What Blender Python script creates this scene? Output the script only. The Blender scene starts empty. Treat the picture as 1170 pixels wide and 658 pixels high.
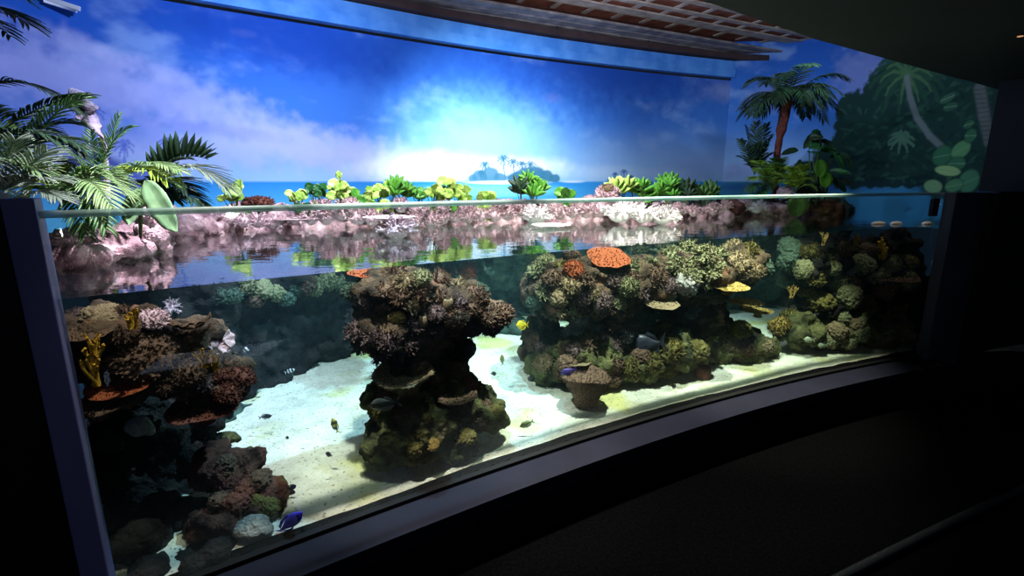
import bpy, bmesh, math, random
import numpy as np
from mathutils import Vector, Matrix, Quaternion
from mathutils.bvhtree import BVHTree
random.seed(7); np.random.seed(7)
PI = math.pi
scene = bpy.context.scene
COL = scene.collection

# ------------------------------------------------------------------ camera
F_PX = 565.0; CX = 585.0; CY = 329.0
PITCH = math.radians(12.136); EYE = 1.9
cd = bpy.data.cameras.new('camera'); cam = bpy.data.objects.new('camera', cd); COL.objects.link(cam)
cd.sensor_width = 36.0; cd.lens = F_PX/1170*36; cd.clip_start = 0.02; cd.clip_end = 100
cam.location = (0, 0, EYE); cam.rotation_euler = (PI/2-PITCH, 0, 0)
scene.camera = cam

# ------------------------------------------------------------------ view, world
scene.view_settings.view_transform = 'Standard'; scene.view_settings.look = 'None'
scene.view_settings.gamma = 1; scene.view_settings.use_curve_mapping = False
scene.view_settings.exposure = 0.0
scene.cycles.transparent_max_bounces = 24
scene.cycles.max_bounces = 6
w = bpy.data.worlds.new('world'); scene.world = w; w.use_nodes = True
w.node_tree.nodes['Background'].inputs[0].default_value = (0.25, 0.35, 0.6, 1)
w.node_tree.nodes['Background'].inputs[1].default_value = 0.025

# ------------------------------------------------------------------ lamps over the tank
def spot(name, loc, target, watt, color, angle, blend=0.6, size=0.05):
    d = bpy.data.lights.new(name, 'SPOT'); d.energy = watt; d.color = color
    d.spot_size = math.radians(angle); d.spot_blend = blend; d.shadow_soft_size = size
    o = bpy.data.objects.new(name, d); COL.objects.link(o); o.location = loc
    v = Vector(target)-Vector(loc); o.rotation_euler = v.to_track_quat('-Z', 'Y').to_euler()
    return o
# mural floodlights
spot('mural_spotlight', (0.1, 4.3, 3.25), (-0.30, 7.2, 2.25), 700, (0.72, 0.93, 1.0), 72, 1.0)
spot('mural_floodlight', (-1.2, 2.9, 3.4), (-3.6, 5.0, 2.5), 330, (0.56, 0.68, 1.0), 112, 0.9)
spot('mural_floodlight', (-1.0, 3.6, 3.3), (-1.9, 6.2, 2.35), 300, (0.60, 0.70, 1.0), 110, 1.0)
spot('mural_floodlight', (1.1, 4.3, 3.3), (1.9, 8.3, 2.9), 290, (0.50, 0.66, 1.0), 120, 1.0)
spot('mural_floodlight', (3.0, 5.2, 3.4), (5.0, 8.0, 2.7), 120, (0.62, 0.80, 0.95), 100, 1.0)
spot('ceiling_fill', (1.1, 4.6, 3.0), (2.2, 7.3, 4.1), 75, (1.0, 0.88, 0.80), 125, 1.0)  # added fill that brightens the lattice ceiling, no fixture stands there
# metal halide lamps shining down through the water
spot('halide_lamp', (0.0, 3.0, 3.2), (-1.05, 3.1, 0.4), 380, (0.52, 0.80, 1.0), 60, 0.4, 0.03)
spot('halide_lamp', (0.70, 2.88, 3.2), (0.8, 3.55, 0.6), 680, (1.0, 1.0, 0.84), 74, 0.5, 0.03)
spot('halide_lamp', (-0.62, 2.0, 3.1), (-0.42, 2.65, 1.0), 380, (1.0, 0.93, 0.82), 46, 0.5, 0.03)
spot('halide_lamp', (1.9, 3.5, 3.2), (2.0, 4.05, 0.6), 540, (1.0, 1.0, 0.74), 52, 0.6, 0.03)
spot('halide_lamp', (-1.15, 2.3, 3.2), (-2.1, 2.7, 1.3), 480, (0.90, 0.80, 1.0), 60, 0.8, 0.04)
spot('halide_lamp', (-0.9, 1.85, 3.1), (-1.33, 2.0, 1.2), 130, (1.0, 0.92, 0.80), 40, 0.7, 0.03)
spot('halide_lamp', (3.2, 4.7, 3.2), (3.5, 5.0, 0.8), 22, (1.0, 0.95, 0.75), 70, 0.8, 0.05)
spot('halide_lamp', (0.5, 4.1, 3.3), (0.6, 5.0, 1.6), 420, (1.0, 0.96, 0.98), 90, 0.8, 0.03)
spot('halide_lamp', (-0.9, 3.3, 3.3), (-1.3, 4.2, 1.6), 340, (0.96, 0.92, 1.0), 80, 0.8, 0.03)
# dim light of the visitors' hall behind the camera
hl = bpy.data.lights.new('hall_light', 'AREA'); hl.energy = 16.0; hl.color = (0.62, 0.68, 1.0); hl.size = 1.5
ho = bpy.data.objects.new('hall_light', hl); COL.objects.link(ho); ho.location = (2.0, -2.2, 2.6); ho.rotation_euler = (math.radians(62), 0, 0)

# ------------------------------------------------------------------ numeric helpers
_c, _s = math.cos(PITCH), math.sin(PITCH)
CAM = Vector((0, 0, EYE))
def ray(px, py):
    x = (px-CX)/F_PX; y = -(py-CY)/F_PX
    return Vector((x, _c+_s*y, -_s+_c*y))
def at(px, py, Y):
    d = ray(px, py); return CAM+d*(Y/d.y)
def at_z(px, py, z):
    d = ray(px, py); return CAM+d*((z-EYE)/d.z)
GA, GB, GC = -0.0361, 0.6078, 2.5165           # the curved front panel in plan: y = GA x^2 + GB x + GC
GX0, GX1 = -1.47, 3.66
def gy(x): return GA*x*x+GB*x+GC
def glass_Y(px, py):
    d = ray(px, py)
    r = np.roots([GA*d.x**2, GB*d.x-d.y, GC]); t = min(v.real for v in r if abs(v.imag) < 1e-9 and v.real > 0)
    return t*d.y
def gn(x):                                       # unit tangent and hall-side normal of the panel
    t = Vector((1, 2*GA*x+GB, 0)).normalized(); return t, Vector((t.y, -t.x, 0))
WATER = 1.52; SAND = 0.38; GTOP = 1.81; GBOT = 0.34

def smooth(a, b, x):
    t = np.clip((x-a)/(b-a), 0, 1); return t*t*(3-2*t)
def vnoise(x, y, seed=0):
    xi = np.floor(x).astype(np.int64); yi = np.floor(y).astype(np.int64)
    xf = x-xi; yf = y-yi; u = xf*xf*(3-2*xf); v = yf*yf*(3-2*yf)
    def h(a, b):
        n = (a*374761393+b*668265263+seed*1442695041) & 0xffffffff
        n = ((n ^ (n >> 13))*1274126177) & 0xffffffff
        return ((n ^ (n >> 16)) & 0xffff)/65535.0
    return (h(xi, yi)*(1-u)+h(xi+1, yi)*u)*(1-v)+(h(xi, yi+1)*(1-u)+h(xi+1, yi+1)*u)*v
def fbm(x, y, oct=5, seed=0):
    s = 0; a = .5; n = 0
    for k in range(oct):
        s = s+a*vnoise(x*2**k, y*2**k, seed+k); n += a; a *= .5
    return s/n
def lin(c):
    c = np.array(c, dtype=float)/255.0
    return np.where(c <= .04045, c/12.92, ((c+.055)/1.055)**2.4)
def L(r, g, b):
    v = lin((r, g, b)); return (float(v[0]), float(v[1]), float(v[2]), 1)

# ------------------------------------------------------------------ materials
def mat(name, c1, c2=None, scale=8, rough=0.8, bump=0.0, bscale=None, metallic=0, detail=6, spec=0.3, contrast=(0.35, 0.65), coord='Object', c3=None):
    m = bpy.data.materials.new(name); m.use_nodes = True; nt = m.node_tree; N = nt.nodes; K = nt.links
    b = N['Principled BSDF']; b.inputs['Roughness'].default_value = rough; b.inputs['Metallic'].default_value = metallic
    b.inputs['Specular IOR Level'].default_value = spec
    tc = N.new('ShaderNodeTexCoord')
    if c2 is None: b.inputs['Base Color'].default_value = c1
    else:
        n = N.new('ShaderNodeTexNoise'); n.inputs['Scale'].default_value = scale; n.inputs['Detail'].default_value = detail
        K.new(tc.outputs[coord], n.inputs['Vector'])
        r = N.new('ShaderNodeValToRGB'); r.color_ramp.elements[0].color = c1; r.color_ramp.elements[1].color = c2
        r.color_ramp.elements[0].position = contrast[0]; r.color_ramp.elements[1].position = contrast[1]
        if c3:
            e = r.color_ramp.elements.new(contrast[1]+.08); e.color = c3
        K.new(n.outputs['Fac'], r.inputs['Fac']); K.new(r.outputs['Color'], b.inputs['Base Color'])
    if bump:
        n2 = N.new('ShaderNodeTexNoise'); n2.inputs['Scale'].default_value = bscale or scale*3; n2.inputs['Detail'].default_value = 5
        K.new(tc.outputs[coord], n2.inputs['Vector'])
        bp = N.new('ShaderNodeBump'); bp.inputs['Strength'].default_value = bump; bp.inputs['Distance'].default_value = 0.02
        K.new(n2.outputs['Fac'], bp.inputs['Height']); K.new(bp.outputs['Normal'], b.inputs['Normal'])
    return m

M_black = mat('black_paint', L(9, 9, 12), rough=0.6)
M_navy = mat('dark_navy_paint', L(25, 26, 38), L(30, 31, 44), scale=3, rough=0.6, bump=0.05, spec=0.1)
M_lpost = mat('slate_blue_post_paint', L(96, 102, 150), L(108, 114, 166), scale=3, rough=0.5)
M_post = mat('dark_post_paint', L(58, 62, 74), L(66, 70, 84), scale=3, rough=0.5)
M_wallf = mat('dark_wall_paint', L(16, 15, 21), L(20, 19, 26), scale=2, rough=0.8, spec=.05)
M_carpet = mat('black_carpet', L(4, 4, 5), L(7, 7, 8), scale=60, rough=1.0, bump=0.3, spec=0.0)
M_rail = mat('dark_metal', L(50, 54, 58), rough=0.4, metallic=0.6)
M_hood = mat('dark_ceiling_paint', L(30, 36, 34), L(36, 42, 40), scale=1.5, rough=0.8)
M_plank = mat('grey_wood', L(105, 98, 98), L(150, 140, 134), scale=5, rough=0.8, bump=0.4, bscale=20)
M_batten = mat('pale_wood', L(150, 130, 115), L(180, 165, 150), scale=6, rough=0.8)
M_tile = mat('red_brown_tile', L(110, 58, 40), L(140, 82, 60), scale=7, rough=0.8)
M_gap = mat('dark_brown_board', L(60, 45, 45), L(74, 56, 54), scale=4, rough=0.8)
M_lip = mat('blue_painted_board', L(70, 140, 225), L(100, 165, 240), scale=4, rough=0.8)

# ------------------------------------------------------------------ mesh helper
class MB:
    def __init__(s): s.v = []; s.f = []; s.m = []
    def add(s, verts, faces, mi=0):
        k = len(s.v); s.v.extend([tuple(v) for v in verts]); s.f.extend([tuple(i+k for i in f) for f in faces]); s.m.extend([mi]*len(faces))
    def box(s, c, size, rz=0, mi=0):
        cx, cy, cz = c; a, b, d = size[0]/2, size[1]/2, size[2]/2; co, si = math.cos(rz), math.sin(rz)
        vs = [(cx+x*co-y*si, cy+x*si+y*co, cz+z) for z in (-d, d) for x, y in ((-a, -b), (a, -b), (a, b), (-a, b))]
        s.add(vs, [(3, 2, 1, 0), (4, 5, 6, 7), (0, 1, 5, 4), (1, 2, 6, 5), (2, 3, 7, 6), (3, 0, 4, 7)], mi)
    def prism(s, pts, z0, z1, mi=0):
        n = len(pts); s.add([(p[0], p[1], z0) for p in pts]+[(p[0], p[1], z1) for p in pts],
              [tuple(range(n-1, -1, -1)), tuple(range(n, 2*n))]+[(i, (i+1) % n, n+(i+1) % n, n+i) for i in range(n)], mi)
    def tube(s, pts, rad, n=6, mi=0, tip=True):
        pts = [Vector(p) for p in pts]; vs = []; fs = []
        t0 = (pts[1]-pts[0]).normalized(); up = Vector((0, 0, 1)) if abs(t0.z) < .9 else Vector((1, 0, 0))
        for i, p in enumerate(pts):
            t = (pts[min(i+1, len(pts)-1)]-pts[max(i-1, 0)]).normalized()
            a = t.cross(up).normalized(); b = t.cross(a)
            for k in range(n):
                q = 2*PI*k/n; vs.append(p+(a*math.cos(q)+b*math.sin(q))*rad[i])
        for i in range(len(pts)-1):
            for k in range(n): fs.append((i*n+k, i*n+(k+1) % n, (i+1)*n+(k+1) % n, (i+1)*n+k))
        fs.append(tuple(range(n))); m = (len(pts)-1)*n
        if tip:
            t = (pts[-1]-pts[-2]).normalized(); vs.append(pts[-1]+t*rad[-1]*.8); z = len(vs)-1
            for k in range(n): fs.append((m+(k+1) % n, m+k, z))
        else: fs.append(tuple(range(m+n-1, m-1, -1)))
        s.add(vs, fs, mi)
    def build(s, name, mats, parent=None, loc=None, smooth=True):
        me = bpy.data.meshes.new(name); me.from_pydata(s.v, [], s.f); me.update()
        for m in (mats if isinstance(mats, (list, tuple)) else [mats]): me.materials.append(m)
        if any(s.m): me.polygons.foreach_set('material_index', s.m)
        if smooth: me.polygons.foreach_set('use_smooth', [True]*len(me.polygons))
        return link(name, me, parent, loc)
def link(name, me, parent=None, loc=None):
    o = bpy.data.objects.new(name, me); COL.objects.link(o)
    if parent: o.parent = parent
    if loc is not None: o.location = loc
    return o
def empty(name, loc, rz=0):
    o = bpy.data.objects.new(name, None); COL.objects.link(o); o.location = loc; o.rotation_euler = (0, 0, rz); o.empty_display_size = .05
    return o
def tag(o, label=None, cat=None, group=None, kind=None):
    if label: o['label'] = label
    if cat: o['category'] = cat
    if group: o['group'] = group
    if kind: o['kind'] = kind
    return o
def copy_tree(o, parent=None):
    c = o.copy(); COL.objects.link(c); c.parent = parent
    for ch in list(o.children): copy_tree(ch, c)
    return c

# ================================================================== SETTING
# ---- plan curve of the painted wall
def catmull(P, n=24):
    P = [Vector(p) for p in P]; Q = [P[0]*2-P[1]]+P+[P[-1]*2-P[-2]]; out = []
    for i in range(1, len(Q)-2):
        for k in range(n):
            t = k/n; a, b, c, d = Q[i-1:i+3]
            out.append(.5*((2*b)+(c-a)*t+(2*a-5*b+4*c-d)*t*t+(3*b-a-3*c+d)*t**3))
    out.append(P[-1]); return out
WB = catmull([(-3.9, 2.6), (-3.68, 3.55), (-3.25, 4.0), (-2.75, 4.35), (-1.87, 4.95), (-0.79, 5.66), (0.36, 6.32), (1.93, 7.06), (3.13, 7.53)])
WR = catmull([(3.13, 7.53), (3.95, 7.45), (4.65, 6.85), (5.15, 6.1), (5.3, 5.3), (5.1, 4.7)])
def arclen(P):
    s = [0]
    for a, b in zip(P, P[1:]): s.append(s[-1]+(b-a).length)
    return np.array(s)
class Wall:
    def __init__(s, P): s.P = P; s.S = arclen(P); s.X = np.array([p.x for p in P]); s.Y = np.array([p.y for p in P])
    def hit(s, px, py):                          # where on the wall (arc length, height, distance) a point of the picture lies
        d = ray(px, py); az = d.x/d.y
        r = s.X-az*s.Y; i = int(np.argmax((r[:-1] <= 0) & (r[1:] >= 0)))
        if r[0] > 0: i = 0
        if r[-1] < 0: i = len(r)-2
        f = -r[i]/(r[i+1]-r[i]); Y = s.Y[i]+f*(s.Y[i+1]-s.Y[i])
        return s.S[i]+f*(s.S[i+1]-s.S[i]), EYE+d.z/d.y*Y, Y
class Paint:
    def __init__(s, wall, z0, z1, res=0.012):
        s.wall = wall; ns = int(wall.S[-1]/res)+1; nz = int((z1-z0)/res)+1
        s.s = np.linspace(0, wall.S[-1], ns); s.z = np.linspace(z0, z1, nz); s.GS, s.GZ = np.meshgrid(s.s, s.z, indexing='ij')
        s.C = np.zeros((ns, nz, 3))
    def win(s, a, b, c, d):
        i0, i1 = np.searchsorted(s.s, [a, b]); j0, j1 = np.searchsorted(s.z, [c, d])
        return slice(i0, max(i1, i0+1)), slice(j0, max(j1, j0+1))
    def mix(s, sl, mask, col):
        s.C[sl] = s.C[sl]*(1-mask[..., None])+lin(col)*mask[..., None]
    def blob(s, px, py, rx, ry, col, a=1, soft=.5, rot=0, nz=0, seed=1):
        cs, cz, Y = s.wall.hit(px, py); k = Y/F_PX; rx *= k; ry *= k; R = max(rx, ry)*(1.3+nz)
        sl = s.win(cs-R, cs+R, cz-R, cz+R); u = s.GS[sl]-cs; v = s.GZ[sl]-cz
        if u.size == 0: return
        c, q = math.cos(rot), math.sin(rot); x = (u*c+v*q)/rx; y = (-u*q+v*c)/ry
        d = np.sqrt(x*x+y*y)
        if nz: d = d+nz*(fbm(s.GS[sl]*9, s.GZ[sl]*9, 4, seed)-.5)*2
        s.mix(sl, a*(1-smooth(1-soft, 1.0+.02, d)), col)
    def line(s, pts, w0, w1, col, a=1):
        H = [s.wall.hit(*p) for p in pts]; n = len(H)-1
        for i in range(n):
            (a0, b0, Y), (a1, b1, _) = H[i], H[i+1]; k = Y/F_PX; w = max((w0+(w1-w0)*(i+.5)/n)*k, .009)
            sl = s.win(min(a0, a1)-w*2, max(a0, a1)+w*2, min(b0, b1)-w*2, max(b0, b1)+w*2); u = s.GS[sl]-a0; v = s.GZ[sl]-b0
            if u.size == 0: continue
            dx, dz = a1-a0, b1-b0; t = np.clip((u*dx+v*dz)/(dx*dx+dz*dz+1e-9), 0, 1); d = np.hypot(u-t*dx, v-t*dz)
            s.mix(sl, a*(1-smooth(w*.5, w*1.1, d)), col)
    def palm(s, px, py, r, col, n=9, a=1, trunk=None, w=1.0):
        if trunk: s.line([(px, py), ((px+trunk[0])/2-1, (py+trunk[1])/2), trunk], w*.8, w*1.2, col, a)
        for i in range(n):
            q = 2*PI*i/n+.3; dx, dy = math.cos(q)*r, -math.sin(q)*r*.8
            s.line([(px, py), (px+dx*.5, py+dy*.6-r*.05), (px+dx*.85, py+dy*.8+r*.15), (px+dx, py+dy+r*.35)], w*1.6, w*.6, col, a)
    def mesh(s, name, mtl):
        ns, nz = s.GS.shape
        x = np.interp(s.GS, s.wall.S, s.wall.X); y = np.interp(s.GS, s.wall.S, s.wall.Y)
        co = np.stack([x, y, s.GZ], -1).reshape(-1, 3).astype(np.float32)
        i = np.arange(ns-1)[:, None]*nz+np.arange(nz-1)[None]; i = i.ravel()
        q = np.stack([i, i+nz, i+nz+1, i+1], -1).astype(np.int32)
        # a real thickness: an outer skin 6 cm behind
        me = bpy.data.meshes.new(name); me.vertices.add(len(co)); me.vertices.foreach_set('co', co.ravel())
        me.loops.add(q.size); me.loops.foreach_set('vertex_index', q.ravel())
        me.polygons.add(len(q)); me.polygons.foreach_set('loop_start', np.arange(len(q), dtype=np.int32)*4)
        me.update(calc_edges=True)
        at_ = me.color_attributes.new('paint', 'FLOAT_COLOR', 'POINT')
        c = np.concatenate([s.C.reshape(-1, 3), np.ones((ns*nz, 1))], 1).astype(np.float32); at_.data.foreach_set('color', c.ravel())
        me.polygons.foreach_set('use_smooth', [True]*len(q)); me.materials.append(mtl)
        return link(name, me)
mm = bpy.data.materials.new('mural_paint'); mm.use_nodes = True
_b = mm.node_tree.nodes['Principled BSDF']; _b.inputs['Roughness'].default_value = .85; _b.inputs['Specular IOR Level'].default_value = .1
_a = mm.node_tree.nodes.new('ShaderNodeVertexColor'); _a.layer_name = 'paint'; mm.node_tree.links.new(_a.outputs['Color'], _b.inputs['Base Color'])

def sky(P, px_of):
    h = (P.GZ-EYE)/np.interp(P.GS, P.wall.S, P.wall.Y)*F_PX     # height over the painted horizon
    C = P.C
    z0, z1, z2 = lin((165, 205, 240)), lin((70, 130, 215)), lin((38, 92, 190))
    a = smooth(0, 70, h)[..., None]; b = smooth(50, 170, h)[..., None]
    C[:] = (z0*(1-a)+z1*a)*(1-b)+z2*b
    n = fbm(P.GS*1.3+3, P.GZ*3.2, 5, 4); n2 = fbm(P.GS*3.5, P.GZ*5, 5, 9)
    m = smooth(.50, .72, n*.6+n2*.4)*.55*smooth(0, 20, h); P.C[:] = C*(1-m[..., None])+lin((150, 185, 235))*m[..., None]
    return h
KW = 1.22
WB = [p*KW for p in WB]; WR = catmull([(3.13*KW, 7.53*KW), (4.9, 9.0), (5.7, 8.0), (6.0, 7.0), (5.9, 6.0), (5.4, 5.1)])
WALLB = Wall(WB); WALLR = Wall(WR)
P = Paint(WALLB, 1.25, 3.62)
h = sky(P, None)
# lavender cloud banks on the left
for (x, y, rx, ry, c, a, rot, sd) in [(60, 90, 190, 60, (178, 182, 240), .75, -.25, 3), (230, 120, 200, 34, (176, 186, 240), .75, -.28, 5), (330, 165, 150, 36, (195, 200, 242), .8, -.1, 8),
        (180, 175, 170, 36, (185, 195, 243), .75, .05, 11), (90, 150, 120, 30, (125, 140, 230), .5, 0, 15), (420, 178, 90, 28, (200, 205, 240), .7, 0, 16),
        (260, 150, 90, 12, (130, 145, 228), .45, -.1, 25), (120, 60, 120, 14, (200, 205, 245), .4, -.3, 28)]:
    P.blob(x, y, rx, ry, c, a, .9, rot, .40, sd)
for (x, y, rx, ry, c, a, sd) in [(560, 150, 150, 62, (150, 212, 242), .55, 24), (560, 165, 110, 42, (190, 232, 248), .6, 26), (500, 190, 110, 24, (255, 255, 255), 1, 21), (470, 196, 90, 18, (255, 255, 255), 1, 22), (600, 191, 90, 17, (250, 253, 255), .95, 23),  # white clouds, with the spotlight's broad cyan glow painted into the sky
        (690, 197, 80, 12, (200, 220, 245), .7, 30), (800, 190, 70, 22, (140, 165, 215), .5, 31), (835, 105, 60, 16, (170, 180, 225), .6, 33), (760, 198, 60, 8, (190, 210, 240), .5, 35), (540, 42, 16, 6, (120, 150, 220), .5, 37), (280, 38, 18, 6, (150, 165, 215), .5, 38), (632, 112, 14, 8, (130, 150, 220), .6, 39)]:
    P.blob(x, y, rx, ry, c, a, .9, 0, .16, sd)
P.blob(700, 70, 260, 70, (30, 72, 165), .75, .8, .05, .2, 41)
P.blob(330, 45, 200, 45, (26, 70, 165), .8, .8, -.12, .2, 42)
# sea
hs = -h; sea = smooth(-.6, .6, hs)
d = np.clip(hs/60, 0, 1)[..., None]; cs = lin((52, 150, 222))*(1-d)+lin((120, 215, 240))*d
P.C[:] = P.C*(1-sea[..., None])+cs*sea[..., None]
P.blob(560, 218, 130, 10, (150, 240, 245), .8, .7); P.blob(760, 216, 90, 9, (60, 135, 205), .7, .7)
# painted mountain and distant palms behind the ferns
P.blob(100, 205, 52, 34, (70, 84, 170), .9, .3, 0, .1); P.blob(150, 205, 42, 16, (90, 105, 195), .8, .4)
P.palm(190, 163, 11, (90, 115, 205), 8, .7, (192, 190)); P.palm(142, 166, 12, (95, 118, 205), 8, .7, (144, 196)); P.palm(108, 128, 12, (80, 100, 195), 8, .7, (104, 170))
# islands
for x, rx, ry in [(548, 10, 8), (560, 12, 11), (540, 6, 5), (572, 9, 6)]: P.blob(x, 206-ry*.5, rx, ry, (78, 140, 170), .9, .3, 0, .2)
for x, rx, ry in [(588, 12, 6), (600, 16, 10), (612, 14, 12), (624, 10, 8), (634, 8, 5)]: P.blob(x, 206-ry*.5, rx, ry, (62, 122, 150), .95, .3, 0, .2)
P.blob(580, 208.5, 66, 2.6, (255, 252, 240), 1, .5); P.blob(655, 207.5, 20, 1.6, (225, 235, 240), .8, .5)
for x, y, r, bx in [(554, 188, 6, 556), (550, 197, 4, 550), (575, 181, 7, 578), (586, 185, 6, 590), (596, 187, 5, 599), (606, 188, 7, 608), (617, 197, 4, 617), (624, 201, 3, 624)]:
    P.palm(x, y, r, (68, 128, 158), 8, .95, (bx, 205), .55)
for x, rx, ry in [(700, 9, 2.5), (712, 10, 3), (722, 5, 4)]: P.blob(x, 206, rx, ry, (70, 120, 165), .9, .3)
for x, y, r in [(703, 199, 3.5), (713, 196, 4.5), (721, 202, 3)]: P.palm(x, y, r, (70, 115, 165), 7, .9, (x, 206), .5)
wb = P.mesh('wall_back', mm); tag(wb, kind='structure')
# ---- right end wall, jungle mural
P = Paint(WALLR, 1.25, 4.8)
h = sky(P, None)
for (x, y, rx, ry, sd) in [(880, 110, 40, 22, 3), (985, 85, 45, 40, 5), (860, 190, 60, 15, 7)]: P.blob(x, y, rx, ry, (150, 160, 215), .6, .8, .3, .4, sd)
G0 = (38, 66, 60)
for (x, y, rx, ry) in [(1060, 160, 92, 110), (985, 175, 34, 62), (972, 130, 16, 26), (955, 195, 28, 40), (1120, 150, 60, 120), (1000, 130, 26, 36), (1045, 90, 50, 34), (930, 205, 30, 22)]:
    P.blob(x, y, rx, ry, G0, 1, .12, 0, .22, int(x))
hs = -h; sea = smooth(-.6, .6, hs)
P.C[:] = P.C*(1-sea[..., None])+lin((60, 130, 165))*sea[..., None]
P.blob(905, 214, 120, 6, (45, 90, 150), .7, .6)
P.blob(1085, 214, 45, 16, (34, 58, 55), 1, .3, 0, .2)
for x in range(960, 1072, 9): P.blob(x, 206+random.random()*5, 9, 8, (30, 54, 54), 1, .3, 0, .3, x)
rnd = random.Random(3)
for i in range(420):                                # leaves in the painted thicket
    x = rnd.uniform(962, 1135); y = rnd.uniform(75, 208)
    if x < 1000 and y < 120: continue
    g = rnd.choice([(30, 62, 52), (52, 88, 72), (44, 80, 66), (26, 50, 46), (64, 104, 84)])
    P.blob(x, y, rnd.uniform(3, 9), rnd.uniform(1.2, 3), g, .55, .5, rnd.uniform(-1.2, 1.2))
P.palm(1036, 82, 42, (48, 84, 66), 15, .9, None, 3.0); P.palm(1036, 84, 30, (84, 122, 84), 9, .8, None, 1.6)
P.line([(1036, 88), (1040, 112), (1048, 135), (1062, 155), (1080, 172)], 3.2, 4.2, (120, 130, 128), .95)
P.line([(1016, 165), (1030, 158), (1044, 166)], 2, 1.5, (90, 130, 105)); P.palm(1030, 158, 15, (96, 138, 112), 9, .8, None, 1.6)
P.line([(1119, 100), (1124, 130), (1130, 160)], 8, 8, (112, 116, 114), .9)
for k in range(12): P.line([(1113+k*.9, 103+k*5.2), (1130+k*.9, 101+k*5.2)], .7, .7, (72, 78, 78), .7)
for (x, y, rx, ry, q, c) in [(1077, 178, 13, 12, .2, (62, 118, 84)), (1098, 171, 13, 10, .5, (102, 158, 104)), (1093, 187, 12, 8, 0, (66, 120, 84)), (1083, 195, 17, 6, -.15, (160, 196, 128)),
        (1107, 207, 15, 14, .4, (84, 140, 100)), (1066, 213, 12, 8, -.2, (128, 168, 118)), (1090, 212, 12, 8, .2, (92, 140, 98)), (1109, 155, 8, 8, 0, (66, 116, 84)), (1107, 142, 7, 5, .3, (60, 108, 80)), (1083, 112, 10, 5, .4, (66, 104, 84)), (1086, 122, 9, 5, .1, (60, 98, 78))]:
    P.blob(x, y, rx*1.12, ry*1.15, (32, 62, 52), .8, .3, q); P.blob(x, y, rx, ry, c, .95, .25, q)
    P.line([(x-rx*.8*math.cos(q), y+rx*.8*math.sin(q)), (x+rx*.8*math.cos(q), y-rx*.8*math.sin(q))], .7, .5, (130, 170, 130), .6)
wr = P.mesh('wall_right', mm); tag(wr, kind='structure')

def strip(P_, off0, off1, z0, z1, name, mtl, n_side=1):
    """a board following the painted wall: off = distance into the room"""
    mb = MB(); rings = []
    for i, p in enumerate(P_):
        t = (P_[min(i+1, len(P_)-1)]-P_[max(i-1, 0)]).normalized(); n = Vector((t.y, -t.x))
        a = p+n*off0; b = p+n*off1
        rings.append([(a.x, a.y, z0), (b.x, b.y, z0), (b.x, b.y, z1), (a.x, a.y, z1)])
    vs = [v for r in rings for v in r]; fs = []
    for i in range(len(rings)-1):
        for k in range(4): fs.append((4*i+k, 4*i+4+k, 4*i+4+(k+1) % 4, 4*i+(k+1) % 4))
    fs += [(0, 1, 2, 3), tuple(4*(len(rings)-1)+k for k in (3, 2, 1, 0))]
    mb.add(vs, fs); o = mb.build(name, mtl, smooth=False); tag(o, kind='structure'); return o
WX = WB+catmull([(3.13*KW, 7.53*KW), (3.6*KW, 7.62*KW), (3.95*KW, 7.7*KW)], 6)[1:]
def zk(z): return EYE+(z-EYE)*KW
strip(WB, -0.02, 0.09, zk(3.34), zk(3.44), 'trim_1', M_lip)
strip(WB, -0.02, 0.05, zk(3.45), zk(3.56), 'trim_2', M_lip)
strip(WX, -0.02, 0.16, zk(3.57), zk(3.64), 'trim_3', M_gap)
# plank ceiling with lattice over the tank
dirw = Vector((0.90, 0.436)).normalized(); nrm = Vector((dirw.y, -dirw.x))
def ceil_pt(u, v): return (Vector((3.3, 7.5))+dirw*u+nrm*v)*KW       # v = into the room
n_tr = 4
for k in range(4):
    mb = MB(); c = ceil_pt(-4.2, -.28+k*.15); mb.box((c.x, c.y, zk(3.66+.008*k)), (12.5, .175, .03), math.atan2(dirw.y, dirw.x)); o = mb.build('trim_%d' % n_tr, M_plank, smooth=False); tag(o, kind='structure'); n_tr += 1
mb = MB()
c = ceil_pt(-4.2, 1.45); mb.box((c.x, c.y, zk(3.84)), (12.5, 4.7, .04), math.atan2(dirw.y, dirw.x)); o = mb.build('ceiling', M_tile, smooth=False); tag(o, kind='structure')
for k in range(9):
    mb = MB(); c = ceil_pt(-4.2, .34+k*.27); mb.box((c.x, c.y, zk(3.795)), (12.5, .09 if k else .2, .02), math.atan2(dirw.y, dirw.x)); o = mb.build('trim_%d' % n_tr, M_batten, smooth=False); tag(o, kind='structure'); n_tr += 1
for k in range(16):
    mb = MB(); c = ceil_pt(.6-k*.42, 1.5); mb.box((c.x, c.y, zk(3.81)), (.075, 3.6, .015), math.atan2(dirw.y, dirw.x)); o = mb.build('trim_%d' % n_tr, M_batten, smooth=False); tag(o, kind='structure'); n_tr += 1

# ---- hall ceiling / hood over the window
HE = [(-4.2, -0.67), (0.9, 2.6), (1.85, 3.27), (3.44, 4.25), (3.99, 4.58), (5.6, 5.6)]
mb = MB(); mb.prism(HE+[(9.5, 5.6), (9.5, -3), (-4.2, -3)], 2.75, 3.0); o = mb.build('ceiling', M_hood, smooth=False); tag(o, kind='structure')
# ---- floor
mb = MB(); mb.prism([(-4.5, -3), (9.5, -3), (9.5, 7), (-4.5, 7)], -.1, 0); o = mb.build('floor', M_carpet, smooth=False); tag(o, kind='structure')
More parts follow.
